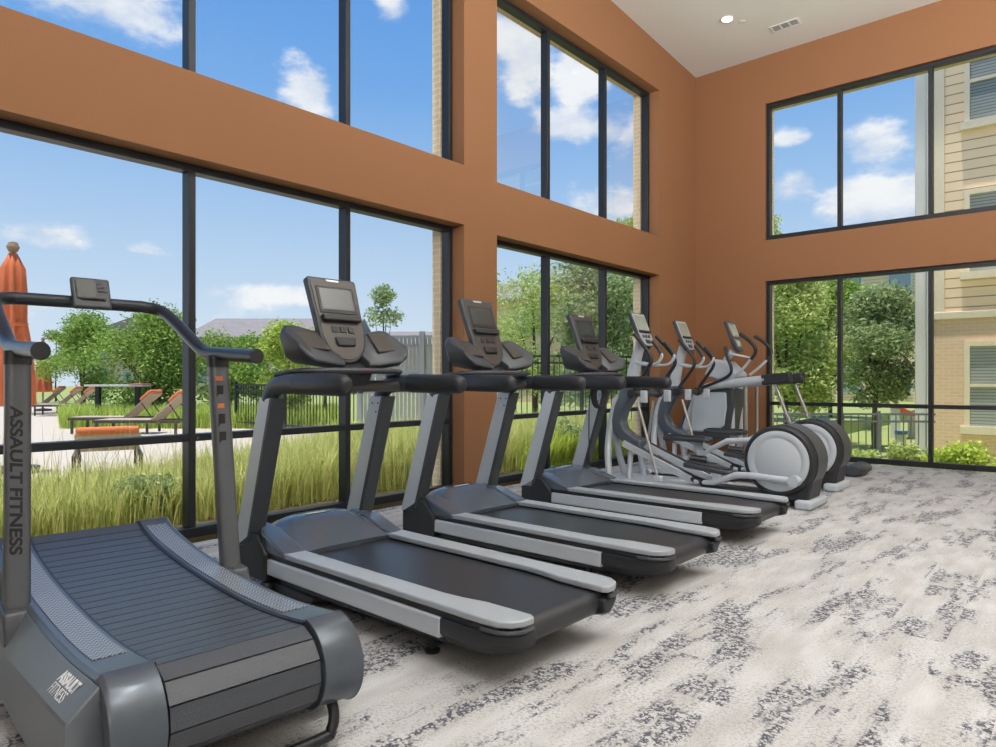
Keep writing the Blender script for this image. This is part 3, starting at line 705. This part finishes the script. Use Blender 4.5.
    plate([(.05, -.135), (-.05, -.135), (-.04, -.18), (.04, -.18)], .013, .026).build('key_pad', M['charcoal'], cn, .004)
    return t
E1 = make_elliptical('grey elliptical trainer with round pale drive disc beside the farthest treadmill', (.78, 6.88, 0), 0)
E2 = copy_tree(E1); E2.location = (.68, 8.16, 0)
E2['label'] = 'second elliptical trainer, partly hidden behind the first one near the back wall'

# ------------------------------------------------------------------ adaptive motion trainer by the back wall
t = thing('stepper_trainer', 'white and grey stepping trainer with horizontal beams by the back wall', 'exercise machine', (.48, 9.55, 0), 0)
MB().prism([(.46, 1.5), (.35, 1.27), (.56, 1.20), (.80, 1.19), (.84, 1.28), (.66, 1.46)], -.20, .20).build('upper_shroud', M['whitegrey'], t, .03, 3)
MB().prism([(.16, 1.08), (-.03, .46), (.0, .38), (.72, .36), (.78, .82), (.78, 1.08)], -.215, .215).build('lower_frame', M['charcoal'], t, .02, 3)
MB().prism([(.21, 1.03), (.02, .50), (.07, .46), (.53, .46), (.66, .56), (.70, .82), (.69, 1.03)], -.232, .232).build('lower_cover', M['whitegrey'], t, .025, 3)
for s in (-1, 1):
    b = MB().tube(spline([(.40, s * .24, 1.09), (.55, s * .25, 1.13), (.80, s * .25, 1.155), (1.24, s * .25, 1.205)], 4), [.055] * 4 + [.06] * 4 + [.062] * 5, 14).build('swing_beam', M['whitegrey'], t, smooth=60)
    MB().bar((1.20, s * .25, 1.20), (1.58, s * .25, 1.235), .12, .14).build('beam_end', M['softblack'], b, .02, 3)
    x0 = 1.36 if s < 0 else 1.46
    r_ = MB().bar((x0, s * .25, 1.15), (x0 + .33, s * .25, .28), .05, .04).build('pedal_rod', M['steel'], t, .008)
    MB().obox((x0 + .22, s * .22, .25), (.42, .17, .06)).build('pedal', M['charcoal'], t, .02, 3)
    MB().tube(spline([(.84, s * .25, 1.27), (.95, s * .27, 1.36), (1.08, s * .30, 1.50)], 4), .02, 10).build('handle_tube', M['silver'], t)
    MB().tube(spline([(1.06, s * .30, 1.48), (1.12, s * .30, 1.56), (1.11, s * .30, 1.65), (1.0, s * .285, 1.76), (.90, s * .27, 1.83)], 5), .024, 10).build('handle_grip', M['softblack'], t, smooth=60)
    MB().tube([(.74, s * .15, .06), (.74, s * .15, 1.15)], .04, 12).build('post', M['silver'], t)
    MB().tube([(.96, s * .20, .08), (.96, s * .20, 1.12)], .022, 10).build('rear_post', M['steel'], t)
MB().tube(spline([(.30, -.30, 1.07), (.55, -.31, 1.16), (.76, -.315, 1.26), (.80, -.315, 1.36), (.74, -.31, 1.52), (.71, -.31, 1.66)], 5), .022, 10).build('fixed_handle', M['black'], t, smooth=60)
MB().tube([(.55, 0, 1.42), (.70, 0, 1.62)], .045, 12).build('mast', M['silver'], t)
MB().bar((.72, -.17, 1.57), (1.0, -.05, 1.50), .03, .025).build('console_bracket', M['silver'], t, .006)
MB().box(.0, 2.3, -.12, .12, .02, .10).build('base_beam', M['silver'], t, .015)
MB().tube([(.12, -.33, .04), (.12, .33, .04)], .04, 12).build('front_foot', M['charcoal'], t)
MB().lathe([(0, -.28), (.09, -.28), (.115, -.25), (.12, 0), (.115, .25), (.09, .28), (0, .28)], (2.30, 0, .075), 'y', 20, 1, .62).build('rear_foot', M['charcoal'], t, smooth=50)
tilt = R(20); uu = Vector((-math.sin(tilt), 0, math.cos(tilt))); nn = Vector((math.cos(tilt), 0, math.sin(tilt))); c0 = Vector((.72, 0, 1.82))
def plate(o_, n0, n1):
    k = len(o_); vs = [c0 + Vector((0, a, 0)) + uu * b + nn * h for h in (n0, n1) for a, b in o_]
    return MB().add(vs, [tuple(range(k - 1, -1, -1)), tuple(range(k, 2 * k))] + [(i, (i + 1) % k, k + (i + 1) % k, k + i) for i in range(k)])
ol = [(.14, .225), (-.14, .225), (-.15, .205), (-.145, -.14), (-.10, -.22), (-.05, -.24), (.05, -.24), (.10, -.22), (.145, -.14), (.15, .205)]
cn = plate(ol, -.035, .012).build('console', M['charcoal'], t, .010, 3)
plate([(a * .92, b * .93) for a, b in ol], .010, .016).build('face_panel', M['bronze'], cn, .002)
plate([(.115, .18), (-.115, .18), (-.115, -.01), (.115, -.01)], .015, .02).build('screen', M['painted_reflection'], cn, .002)
plate([(.09, -.06), (-.09, -.06), (-.07, -.17), (.07, -.17)], .013, .02).build('key_pad', M['painted_reflection'], cn, .004)

# ------------------------------------------------------------------ outdoors
random.seed(7)
struct(MB().box(-150, 150, -150, 150, -.9, -.62).build('ground', M['ground'], shade=False))
struct(MB().box(-60, -2.9, -30, 10.8, -.5, -.02).build('pool_deck', M['deck'], shade=False))
struct(MB().box(-2.9, -.5, -8, 10.8, -.5, -.06).build('planting_bed', M['soil'], shade=False))
struct(MB().box(-150, -.5, 10.8, 150, -.52, -.05).build('side_bed', M['lawn'], shade=False))
struct(MB().box(-.5, 24, 11.35, 60, -.6, -.42).build('back_lawn', M['lawn'], shade=False))

def blades(name, label, cat, n, region, hfun, m, w=.012, seed=1, lean=.35):
    rnd = random.Random(seed); vs = []; fs = []
    for i in range(n):
        x, y, z = region(rnd); h = hfun(x, y, rnd); a = rnd.uniform(0, 6.283); d = Vector((math.cos(a), math.sin(a), 0)); sdw = Vector((-d.y, d.x, 0)) * w
        L = rnd.uniform(.1, 1) * lean * h; p = Vector((x, y, z)); k = len(vs)
        vs += [p - sdw, p + sdw, p + d * L * .35 + Vector((0, 0, h * .6)) + sdw * .8, p + d * L * .35 + Vector((0, 0, h * .6)) - sdw * .8, p + d * L + Vector((0, 0, h))]
        fs += [(k, k + 1, k + 2, k + 3), (k + 3, k + 2, k + 4)]
    return tag(raw(name, vs, fs, m), label, cat, kind='stuff')
def bed(r): return (r.uniform(-2.7, -1.0), r.uniform(-1.5, 10.6), -.06)
blades('ornamental_grass', 'tall soft green ornamental grass growing right outside the left windows', 'grass', 42000, bed, lambda x, y, r: r.uniform(.25, .5) * (1 + .55 * max(0, min(1, (y - 3) / 2.5))) , M['grass'], .006, 1, .6)
blades('straw_grass', 'thin straw coloured seed stems rising out of the ornamental grass', 'grass', 1500, bed, lambda x, y, r: r.uniform(.55, .95), M['straw'], .003, 2, .6)
def strip(r):
    p = spot(r.uniform(60, 345), r.uniform(17.2, 21.5)); return (p.x, p.y, -.02)
blades('meadow_planting', 'bright green meadow planting beyond the pool deck loungers', 'grass', 15000, strip, lambda x, y, r: r.uniform(.25, .62), M['leaf_yellow'], .012, 3, .6)
def side(r):
    p = spot(r.uniform(330, 660), r.uniform(9.5, 13.2)); return (min(p.x, -.9), p.y, -.05)
blades('side_meadow', 'yellow green groundcover growing below the black picket fence', 'grass', 9000, side, lambda x, y, r: r.uniform(.2, .55), M['leaf_bright'], .014, 4, .8)

def leaves(blobs, n, size, seed, flat=.0):
    rnd = random.Random(seed); vs = []; fs = []
    wts = [b[3] * b[4] * b[5] for b in blobs]
    for i in range(n):
        b = rnd.choices(blobs, wts)[0]
        while True:
            p = Vector((rnd.uniform(-1, 1), rnd.uniform(-1, 1), rnd.uniform(-1, 1)))
            if .25 < p.length < 1: break
        p = p * (.55 + .45 * rnd.random()); c = Vector((b[0] + p.x * b[3], b[1] + p.y * b[4], b[2] + p.z * b[5]))
        u = Vector((rnd.gauss(0, 1), rnd.gauss(0, 1), rnd.gauss(0, .7))).normalized(); v = u.orthogonal().normalized()
        v = Matrix.Rotation(rnd.uniform(0, 6.28), 3, u) @ v; s = size * rnd.uniform(.6, 1.3); k = len(vs)
        vs += [c - u * s, c + v * s * .45, c + u * s, c - v * s * .45]; fs.append((k, k + 1, k + 2, k + 3))
    return vs, fs
def crown_blobs(w, h, z0, k, seed):
    rnd = random.Random(seed); out = []
    for i in range(k):
        a = rnd.uniform(0, 6.283); q = rnd.uniform(0, 1); zz = z0 + h * (.12 + .8 * q)
        rad = w * .5 * math.sin(math.pi * (.15 + .75 * q)) * rnd.uniform(.25, .75)
        s = w * rnd.uniform(.20, .32)
        out.append((rad * math.cos(a), rad * math.sin(a), zz, s, s, s * .75))
    return out
TREE = {}
def tree(label, loc, w, h, z0, mt, n=3500, size=.11, k=14, seed=1, trunk=.09, group=None, name='tree', stems=1):
    """trunk with branches and a crown of loose leaves, crown from z0 to z0+h"""
    t = thing(name, label, 'tree', loc, 0, group)
    bl = crown_blobs(w, h, z0, k, seed); rnd = random.Random(seed + 50)
    mb = MB()
    for sidx in range(stems):
        ox = 0 if stems == 1 else rnd.uniform(-.25, .25) * w * .5
        mb.tube(spline([(ox, 0, -.1), (ox * 1.1 + rnd.uniform(-.05, .05), rnd.uniform(-.05, .05), z0 * .6), (ox * 1.3, 0, z0 + h * .25), (ox * 1.4 + rnd.uniform(-.1, .1), 0, z0 + h * .75)], 4), [trunk * (1 - .8 * i / 12) for i in range(13)], 8)
        for b in bl[::2]:
            mb.tube([(ox * 1.2, 0, z0 + h * .15), ((b[0] + ox) * .5, b[1] * .5, (z0 + h * .15 + b[2]) * .5 + .1), (b[0], b[1], b[2])], [trunk * .4, trunk * .28, trunk * .1], 5)
    mb.build('trunk', M['bark'], t, smooth=60)
    vs, fs = leaves(bl, int(n * 2.4), size * .62, seed); raw('foliage', vs, fs, M[mt], t); return t
def shrub(label, loc, w, h, mt, n=1800, size=.06, seed=1, group=None, sy=1.0):
    t = thing('shrub', label, 'shrub', loc, 0, group); rnd = random.Random(seed)
    bl = [(rnd.uniform(-.3, .3) * w, rnd.uniform(-.3, .3) * w * sy, h * rnd.uniform(.35, .62), w * .32, w * .32 * sy, h * .38) for _ in range(8)]
    mb = MB()
    for b in bl[:5]: mb.tube([(0, 0, -.02), (b[0] * .5, b[1] * .5, b[2] * .5), (b[0], b[1], b[2])], [.02, .015, .006], 5)
    mb.build('stem', M['bark'], t); vs, fs = leaves(bl, n, size, seed); raw('foliage', vs, fs, M[mt], t); return t

# trees beyond the pool deck
tree('round green tree at far left behind the closed orange umbrellas', spot(84, 26.5), 3.6, 3.3, .25, 'leaf_mid', 5500, .10, 14, 11, .07, stems=3)
tree('bushy green tree behind the loungers, in front of the gabled roof', spot(152, 21), 3.9, 3.2, .2, 'leaf_mid', 7000, .10, 16, 12, .08, stems=3)
tree('tall thin tree poking up far left of the round green tree', spot(56, 40), 1.6, 3.4, 1.2, 'leaf_oak', 900, .12, 8, 13, .06)
tree('multi-stemmed tree in front of the long grey roof, right of the window post', spot(232, 21.5), 3.2, 2.7, .2, 'leaf_mid', 5500, .09, 14, 14, .05, stems=4)
tree('yellow green tree just left of the first treadmill console', spot(287, 18.6), 2.2, 2.1, .5, 'leaf_yellow', 4500, .08, 14, 15, .05, stems=3)
tree('yellow green sapling behind the first treadmill console', spot(326, 19), 1.7, 2.6, .9, 'leaf_yellow', 2400, .08, 10, 16, .04)
tree('slender sparse tree rising over the grey slatted fence', spot(384, 18), 1.4, 3.1, .6, 'leaf_oak', 1000, .09, 12, 17, .04)
# trees behind the second window bay
tree('large spreading tree at the left of the far left-hand window', spot(535, 22), 4.4, 4.8, .3, 'leaf_pale', 5000, .11, 20, 21, .12)
tree('large dense tree filling the middle of the far left-hand window', spot(600, 17.5), 3.0, 4.2, .3, 'leaf_oak', 6500, .11, 18, 22, .12)
tree('tall tree at the corner, its top showing in the upper window', spot(640, 20.5), 2.4, 6.2, .3, 'leaf_pale', 6500, .10, 18, 23, .10)
# trees seen through the back windows
tree('tall pale green drooping tree at the left of the back window', spot(786, 17.6, -.42), 3.0, 4.3, .5, 'leaf_pale', 8000, .10, 20, 31, .10)
tree('dark leafy oak in the middle pane of the back window', spot(876, 16.2, -.42), 2.25, 2.9, .9, 'leaf_oak', 6500, .085, 16, 32, .09)
tree('loose tree behind the oak, between it and the far house', spot(830, 23, -.42), 3.4, 4.6, .6, 'leaf_mid', 5000, .12, 16, 33, .10)
tree('slim tree whose top twigs reach the upper back window corner', spot(768, 21.5, -.42), 2.0, 6.1, 1.0, 'leaf_pale', 3200, .10, 14, 34, .07)
shrub('dark green rounded bush right outside the first left-hand window post', Vector((-1.35, 2.62, -.06)), .6, .50, 'leaf_oak', 5200, .026, 41)
shrub('grey green bush in the grass at the corner of the left wall', Vector((-1.2, 8.9, -.05)), .9, .75, 'leaf_oak', 1800, .05, 42)
g = 'bright clipped shrubs below the back window'
shrub('bright yellow green shrub below the back window, largest and in front of the brick wall', Vector((3.45, 12.75, -.42)), .86, .72, 'leaf_bright', 4200, .04, 51, g, .7)
shrub('yellow green shrub at the right edge below the back window', Vector((4.26, 12.7, -.42)), .72, .66, 'leaf_bright', 3000, .04, 52, g, .7)
shrub('low green shrub left of the dark window post, below the back window', Vector((2.76, 12.8, -.42)), .56, .66, 'leaf_pale', 2400, .035, 53, g, .7)
shrub('small low shrub behind the drive discs of the ellipticals', Vector((2.10, 12.8, -.42)), .5, .56, 'leaf_pale', 1800, .035, 54, g, .7)

# closed umbrellas
def umbrella(label, loc, H, rad, seed):
    t = thing('patio_umbrella', label, 'umbrella', loc, 0, 'closed orange umbrellas on the pool deck')
    MB().tube([(0, 0, 0), (0, 0, H)], .03, 10).build('pole', M['teak'], t)
    MB().lathe([(0, 0), (.3, 0), (.3, .06), (.06, .09), (0, .09)], n=24).build('base', M['bronze_metal'], t)
    MB().lathe([(0, H - .02), (.05, H), (.075, H + .06), (.05, H + .12), (0, H + .14)], n=14).build('finial', M['teak'], t)
    prof = [(.04, H - .02), (rad * .55, H - .22), (rad * .62, H - .55), (rad * .60, H - .9), (rad * .85, H - 1.3), (rad * .95, H - 1.7), (rad, H - 2.0), (rad * .8, H - 2.02)]
    rings = []
    for r_, z in prof:
        rings.append([(r_ * (1 + .22 * math.cos(8 * q + z)) * math.cos(q), r_ * (1 + .22 * math.cos(8 * q + z)) * math.sin(q), z) for q in (2 * math.pi * j / 48 for j in range(48))])
    MB().loft(rings).build('canopy', M['orange_cloth'], t, smooth=80)
    MB().lathe([(rad * .66, H - .93), (rad * .78, H - .93), (rad * .78, H - .98), (rad * .66, H - .98)], n=24).build('tie_strap', M['orange_cloth'], t)
    return t
umbrella('large closed orange umbrella at the left edge, nearest the windows', spot(13, 9.0), 2.88, .215, 1)
umbrella('small closed orange umbrella farther off, right of the large one', spot(43, 27), 2.75, .27, 2)

# sun loungers: x runs foot -> head
def make_lounger(label, loc, rz, back=42):
    t = thing('sun_lounger', label, 'sun lounger', loc, rz, 'sun loungers on the pool deck')
    L, W, h, hx = 1.95, .66, .36, 1.18
    for s in (-1, 1):
        MB().box(0, L * .92, s * (W / 2) - .02, s * (W / 2) + .02, h - .06, h).build('side_rail', M['bronze_metal'], t, .005)
        for x in (.06, L * .86): MB().box(x, x + .05, s * (W / 2) - .022, s * (W / 2) + .022, 0, h - .05).build('leg', M['bronze_metal'], t, .005)
    MB().box(.02, .06, -W / 2 + .02, W / 2 - .02, h - .05, h - .01).build('foot_bar', M['bronze_metal'], t, .004)
    MB().box(.03, hx, -W / 2 + .02, W / 2 - .02, h - .005, h + .012).build('seat_sling', M['sling'], t)
    a = R(back); e = Vector((hx + .80 * math.cos(a), 0, h + .80 * math.sin(a)))
    MB().bar((hx, 0, h), e, W - .02, .022).build('backrest', M['sling'], t)
    st = Vector((hx + .5 * math.cos(a), 0, h + .5 * math.sin(a)))
    for s in (-1, 1): MB().bar(st + Vector((0, s * .28, 0)), (hx + .62, s * .28, h - .03), .02, .02).build('prop', M['bronze_metal'], t)
    d = Vector((math.cos(a), 0, math.sin(a))); n = Vector((-d.z, 0, d.x))
    MB().bar(e - d * .28 + n * .05, e + d * .05 + n * .05, W - .04, .08).build('head_cushion', M['orange_cloth'], t, .035, 4)
    return t
LG = make_lounger('taupe sun lounger with orange cushion, left one of the pair beyond the window', spot(76, 15.6), YAW + R(4))
def lounger(label, loc, rz):
    c = copy_tree(LG); c.location = loc; c.rotation_euler.z = rz; c['label'] = label; return c
lounger('taupe sun lounger with orange cushion, right one of the pair beside the window post', spot(101, 14.6), YAW + R(2))
p = spot(108, 7.6); d = (Vector((CAM.x, CAM.y, 0)) - p).normalized()
NL = make_lounger('nearest sun lounger, seen from behind its raised back just below the window transom', p - d * 1.94, math.atan2(d.y, d.x), 17)
lounger('far sun lounger nearest the small closed umbrella, leftmost of three', spot(8, 25), YAW + R(14))
lounger('far sun lounger, middle one of three by the small closed umbrella', spot(24, 24.3), YAW + R(14))
lounger('far sun lounger, rightmost of three by the small closed umbrella', spot(36, 23.3), YAW + R(14))
# long thin table by the planting
t = thing('bar_table', 'long thin pale-topped table on dark posts beyond the loungers', 'table', spot(118, 19), YAW)
MB().box(-.8, .8, -.25, .25, 1.02, 1.07).build('table_top', M['white_trim'], t, .01)
MB().box(.45, .8, -.26, .26, 1.072, 1.10).build('red_end', M['pink'], t, .01)
for x in (-.55, .55): MB().box(x - .06, x + .06, -.06, .06, 0, 1.02).build('post', M['black_metal'], t, .01)

# fences
def picket_fence(label, a, b, H, m, gap=.12, rail=.04, post=2.2, pw=.016, zb=0.0):
    a, b = Vector(a), Vector(b); d = b - a; L = d.length
    t = thing('picket_fence', label, 'fence', a, math.atan2(d.y, d.x))
    mb = MB()
    for k in range(int(L / gap)): mb.box(k * gap, k * gap + pw, -pw / 2, pw / 2, .08, H - .02)
    mb.build('pickets', M[m], t, shade=False)
    for z in (.12, H - .18, H - rail): MB().box(0, L, -.02, .02, z, z + rail).build('rail', M[m], t)
    x = 0
    while x <= L + .01:
        MB().box(x - .03, x + .03, -.03, .03, -.1, H + .04).build('post', M[m], t); x += post
    return t
picket_fence('black metal picket fence outside the far left-hand window', spot(482, 14.0), spot(668, 15.2), 1.72, 'black_metal')
picket_fence('low black picket fence between the meadow and the grey slatted fence', spot(236, 17.5), spot(362, 14.2), 1.1, 'black_metal')
picket_fence('grey metal railing on the lawn outside the back window', spot(762, 13.4, -.42), spot(935, 13.2, -.42), 0.98, 'rail_grey', .14)
a, b = spot(360, 14.3), spot(486, 14.0); d = b - a; L = d.length
t = thing('slatted_fence', 'tall grey slatted privacy fence behind the first treadmill', 'fence', a, math.atan2(d.y, d.x))
mb = MB()
for k in range(int(L / .085)): mb.box(k * .085, k * .085 + .06, -.012, .012, .05, 2.08)
mb.build('slats', M['grey_metal'], t, shade=False)
for z in (.2, 1.35, 2.06): MB().box(0, L, -.03, .03, z, z + .06).build('rail', M['grey_metal'], t)
for x in (0, L / 2, L): MB().box(x - .05, x + .05, -.05, .05, -.05, 2.2).build('post', M['grey_metal'], t)

# small things on the lawn
t = thing('bucket', 'small white and blue bucket standing on the lawn behind the railing', 'bucket', spot(901, 17.2, -.42))
MB().lathe([(0, 0), (.11, 0), (.135, .34), (.125, .34), (.1, .03), (0, .03)], n=24).build('body', M['white_metal'], t)
MB().lathe([(.134, .26), (.142, .27), (.144, .35), (.136, .35)], n=24).build('blue_band', M['blue'], t)
t = thing('slanted_canopy', 'pinkish red slanted canopy beyond the railing', 'canopy', spot(904, 19, -.42), YAW)
MB().obox((0, 0, .75), (.62, .7, .03), Matrix.Rotation(R(26), 3, 'Y')).build('canopy', M['pink'], t, .008)
for x, z in ((-.24, .83), (.24, .64)): MB().box(x - .02, x + .02, -.2, .2, 0, z).build('leg', M['white_metal'], t)

# buildings
def house(label, loc, rz, W, D, H, rise, wall, nwin=5, gable='x', zb=-.3):
    t = thing('house', label, 'building', loc, rz)
    MB().box(-W / 2, W / 2, 0, D, zb, H).build('wall', M[wall], t, shade=False)
    e = .5
    if gable == 'x': MB().prism([(-e, H), (D / 2, H + rise), (D + e, H), (D + e, H - .15), (-e, H - .15)], -W / 2 - e, W / 2 + e, lambda a, z, y: (y, a, z)).build('roof', M['roof'], t, shade=False)
    else: MB().prism([(-W / 2 - e, H), (0, H + rise), (W / 2 + e, H), (W / 2 + e, H - .15), (-W / 2 - e, H - .15)], -e, D + e).build('roof', M['roof'], t, shade=False)
    fl = max(1, int(H // 2.9))
    for f in range(fl):
        for k in range(nwin):
            x = -W / 2 + W * (k + .5) / nwin; z = .9 + 2.9 * f
            w = MB().box(x - .65, x + .65, -.06, .02, z - .08, z + 1.5).build('window', M['white_trim'], t)
            MB().box(x - .55, x + .55, -.075, .0, z, z + 1.42).build('pane', M['far_window'], w)
    return t
house('long low house under a broad grey roof, behind the trees', spot(266, 60), YAW, 13.5, 14, 4.9, 2.3, 'far_wall', 6)
house('house with a pale gable roof seen above the bushy trees', spot(150, 92), YAW + R(12), 14, 12, 7.4, 3.0, 'far_wall', 5, 'y')
house('tan roofed house peeping over the slatted fence', spot(432, 66), YAW, 9, 10, 4.6, 1.6, 'far_wall', 4)
house('pale brick house half hidden by the trees in the far left-hand window', spot(575, 38), YAW - R(20), 14, 9, 5.8, 1.6, 'brick', 5)
house('far beige apartment house behind the oak in the back window', spot(900, 40, -.42), R(0), 13, 9, 9.2, 1.8, 'siding', 5)

t = thing('apartment_building', 'tan brick and cream siding apartment wing at the right edge', 'building', (2.62, 16.0, -.42))
W = 10.0; Zb = 2.86
MB().box(.0, W, 0, 6, 0, Zb).build('brick_wall', M['brick'], t, shade=False)
MB().box(.22, W, .04, 6, Zb, 11.5).build('siding_wall', M['siding'], t, shade=False)
MB().box(-.02, W, -.05, .1, Zb - .05, Zb + .09).build('brick_ledge', M['cream_trim'], t, .01)
MB().box(.0, .22, -.01, .3, Zb + .05, 11.5).build('corner_board', M['cream_trim'], t)
MB().box(-.30, -.1, .1, .6, 0, 11.2).build('corner_column', M['white_trim'], t, .01)
MB().tube([(-.03, -.05, .1), (-.03, -.05, 11)], .045, 10).build('downspout', M['white_trim'], t)
def bwindow(x0, x1, z0, z1):
    w = MB(); f = .09
    w.box(x0, x0 + f, -.07, .05, z0 + .05, z1 - f); w.box(x1 - f, x1, -.07, .05, z0 + .05, z1 - f); w.box(x0, x1, -.07, .05, z1 - f, z1); w.box(x0 - .06, x1 + .06, -.11, .05, z0 - .1, z0 + .05); w.box(x0 + f, x1 - f, -.05, .03, (z0 + z1) / 2 - .03, (z0 + z1) / 2 + .03)
    w = w.build('window', M['cream_trim'], t, shade=False)
    MB().box(x0 + f, x1 - f, -.012, .0, z0 + .05, z1 - f).build('blind', M['blinds'], w, shade=False)
    MB().add([(x0 + f, -.03, z0 + .05), (x1 - f, -.03, z0 + .05), (x1 - f, -.03, z1 - f), (x0 + f, -.03, z1 - f)], [(0, 1, 2, 3)]).build('pane', M['glass'], w, shade=False)
for x in (.55, 3.3, 6.2):
    bwindow(x, x + 1.6, .68, 2.36)
    bwindow(x, x + 1.6, 3.66, 5.28)
    bwindow(x, x + 1.6, 6.55, 8.2)

# ------------------------------------------------------------------ sky and light
w = bpy.data.worlds.new('sky'); sc.world = w; w.use_nodes = True; nt = w.node_tree; nt.nodes.clear()
out = N(nt, 'ShaderNodeOutputWorld'); bg = N(nt, 'ShaderNodeBackground'); nt.links.new(bg.outputs[0], out.inputs[0])
tc = N(nt, 'ShaderNodeTexCoord'); sp = N(nt, 'ShaderNodeSeparateXYZ'); nt.links.new(tc.outputs['Generated'], sp.inputs[0])
az = math_node(nt, 'ARCTAN2', sp.outputs[1], sp.outputs[0]); el = math_node(nt, 'ARCSINE', sp.outputs[2])
rp = N(nt, 'ShaderNodeValToRGB'); nt.links.new(math_node(nt, 'DIVIDE', el, 1.2), rp.inputs[0])
els = rp.color_ramp.elements
els[0].position = 0; els[0].color = s2l((214, 229, 243)); els[1].position = 1; els[1].color = s2l((64, 122, 208))
for p, c in ((.06, (208, 226, 244)), (.13, (188, 214, 242)), (.22, (160, 197, 239)), (.33, (118, 172, 234)), (.46, (96, 155, 229))):
    e = els.new(p); e.color = s2l(c)
n1 = N(nt, 'ShaderNodeTexNoise'); n1.inputs['Scale'].default_value = 9; n1.inputs['Detail'].default_value = 8; n1.inputs['Roughness'].default_value = .58
sq = N(nt, 'ShaderNodeVectorMath', operation='MULTIPLY'); nt.links.new(tc.outputs['Generated'], sq.inputs[0]); sq.inputs[1].default_value = (1, 1, 1.9); nt.links.new(sq.outputs[0], n1.inputs['Vector'])
clouds = [(110, 8, 95, 26, 1), (175, 35, 30, 16, .7), (40, 234, 62, 16, .9), (312, 92, 34, 24, 1), (396, 12, 20, 18, .9), (262, 296, 90, 13, .6), (150, 252, 28, 9, .6), (100, 272, 20, 10, .5), (520, 42, 36, 48, 1), (578, 74, 28, 38, .8), (572, 126, 62, 19, 1), (628, 130, 20, 36, .6), (606, 206, 40, 17, 1), (788, 138, 20, 11, .9), (872, 146, 34, 20, 1), (788, 188, 34, 22, .9), (880, 205, 66, 26, 1), (60, 306, 130, 14, .5), (400, 316, 50, 12, .5), (240, 275, 90, 10, .35), (420, 255, 40, 10, .3)]
mx = None
for px, py, a, b, k in clouds:
    aa = math.atan((px - 498) / F); u0 = math.pi / 2 + YAW - aa; v0 = math.atan((380 - py) / F * math.cos(aa)); ca = math.cos(aa)
    du = math_node(nt, 'DIVIDE', math_node(nt, 'SUBTRACT', az, u0), 1.25 * a / F * ca * ca); dv = math_node(nt, 'DIVIDE', math_node(nt, 'SUBTRACT', el, v0), 1.25 * b / F * ca)
    d2 = math_node(nt, 'ADD', math_node(nt, 'MULTIPLY', du, du), math_node(nt, 'MULTIPLY', dv, dv))
    g_ = math_node(nt, 'MULTIPLY', math_node(nt, 'EXPONENT', math_node(nt, 'MULTIPLY', d2, -1.1)), k)
    mx = g_ if mx is None else math_node(nt, 'MAXIMUM', mx, g_)
# scattered clouds elsewhere in the sky
n2 = N(nt, 'ShaderNodeTexNoise'); n2.inputs['Scale'].default_value = 3; n2.inputs['Detail'].default_value = 2; nt.links.new(sq.outputs[0], n2.inputs['Vector'])
dens = math_node(nt, 'ADD', math_node(nt, 'MULTIPLY', mx, .62), math_node(nt, 'MULTIPLY', math_node(nt, 'SUBTRACT', n1.outputs[0], .5), 1.35))
cl = smooth(nt, dens, .22, .52)
shade_ = smooth(nt, n1.outputs[0], .35, .65)
cc = mixc(nt, shade_, s2l((214, 224, 240)), s2l((252, 252, 253)))
col = mixc(nt, math_node(nt, 'MULTIPLY', cl, .93), rp.outputs[0], cc)
nt.links.new(col, bg.inputs[0]); bg.inputs[1].default_value = 1.0
sl = bpy.data.lights.new('sun', 'SUN'); sl.energy = 5.0; sl.angle = R(.6); sl.color = (1, .96, .88)
so = bpy.data.objects.new('sun', sl); C.objects.link(so); so.rotation_euler = Vector((-.03, -.14, .985)).to_track_quat('Z', 'Y').to_euler()
def lamp(name, loc, size, energy, color=(1, .95, .88), target=None):
    l = bpy.data.lights.new(name, 'AREA'); l.shape = 'RECTANGLE'; l.size, l.size_y = size; l.energy = energy; l.color = color
    o = bpy.data.objects.new(name, l); C.objects.link(o); o.location = loc
    if target: o.rotation_euler = (Vector(loc) - Vector(target)).to_track_quat('Z', 'Y').to_euler()
    return o
for x, y in ((4.4, .4), (4.4, 3.4), (4.2, 6.6), (6.8, -1.0), (6.8, 3.0), (6.8, 7.0)):  # unseen spots added to brighten floor and machines, sparing the left wall
    l = bpy.data.lights.new('downlight', 'SPOT'); l.energy = 285; l.spot_size = R(86); l.spot_blend = .9; l.shadow_soft_size = .35; l.color = (1, .97, .93)
    o = bpy.data.objects.new('downlight', l); C.objects.link(o); o.location = (x, y, ceil_z(x, y) - .1)
lamp('fill_uplight', (6.2, -1.0, 4.4), (2, 2), 500, (1, .98, .95), target=(5.0, 2.0, 9.0))  # unseen area fills, this and the next, added to brighten the ceiling
lamp('fill_uplight', (6.6, 5.0, 4.6), (2, 2), 480, (1, .98, .95), target=(5.0, 7.0, 9.0))
lamp('room_fill', (8.0, -3.2, 3.6), (2.5, 2.5), 60, (1, .97, .93), target=(2.0, 8.5, 2.0))  # soft area fill added behind the camera, no fixture there
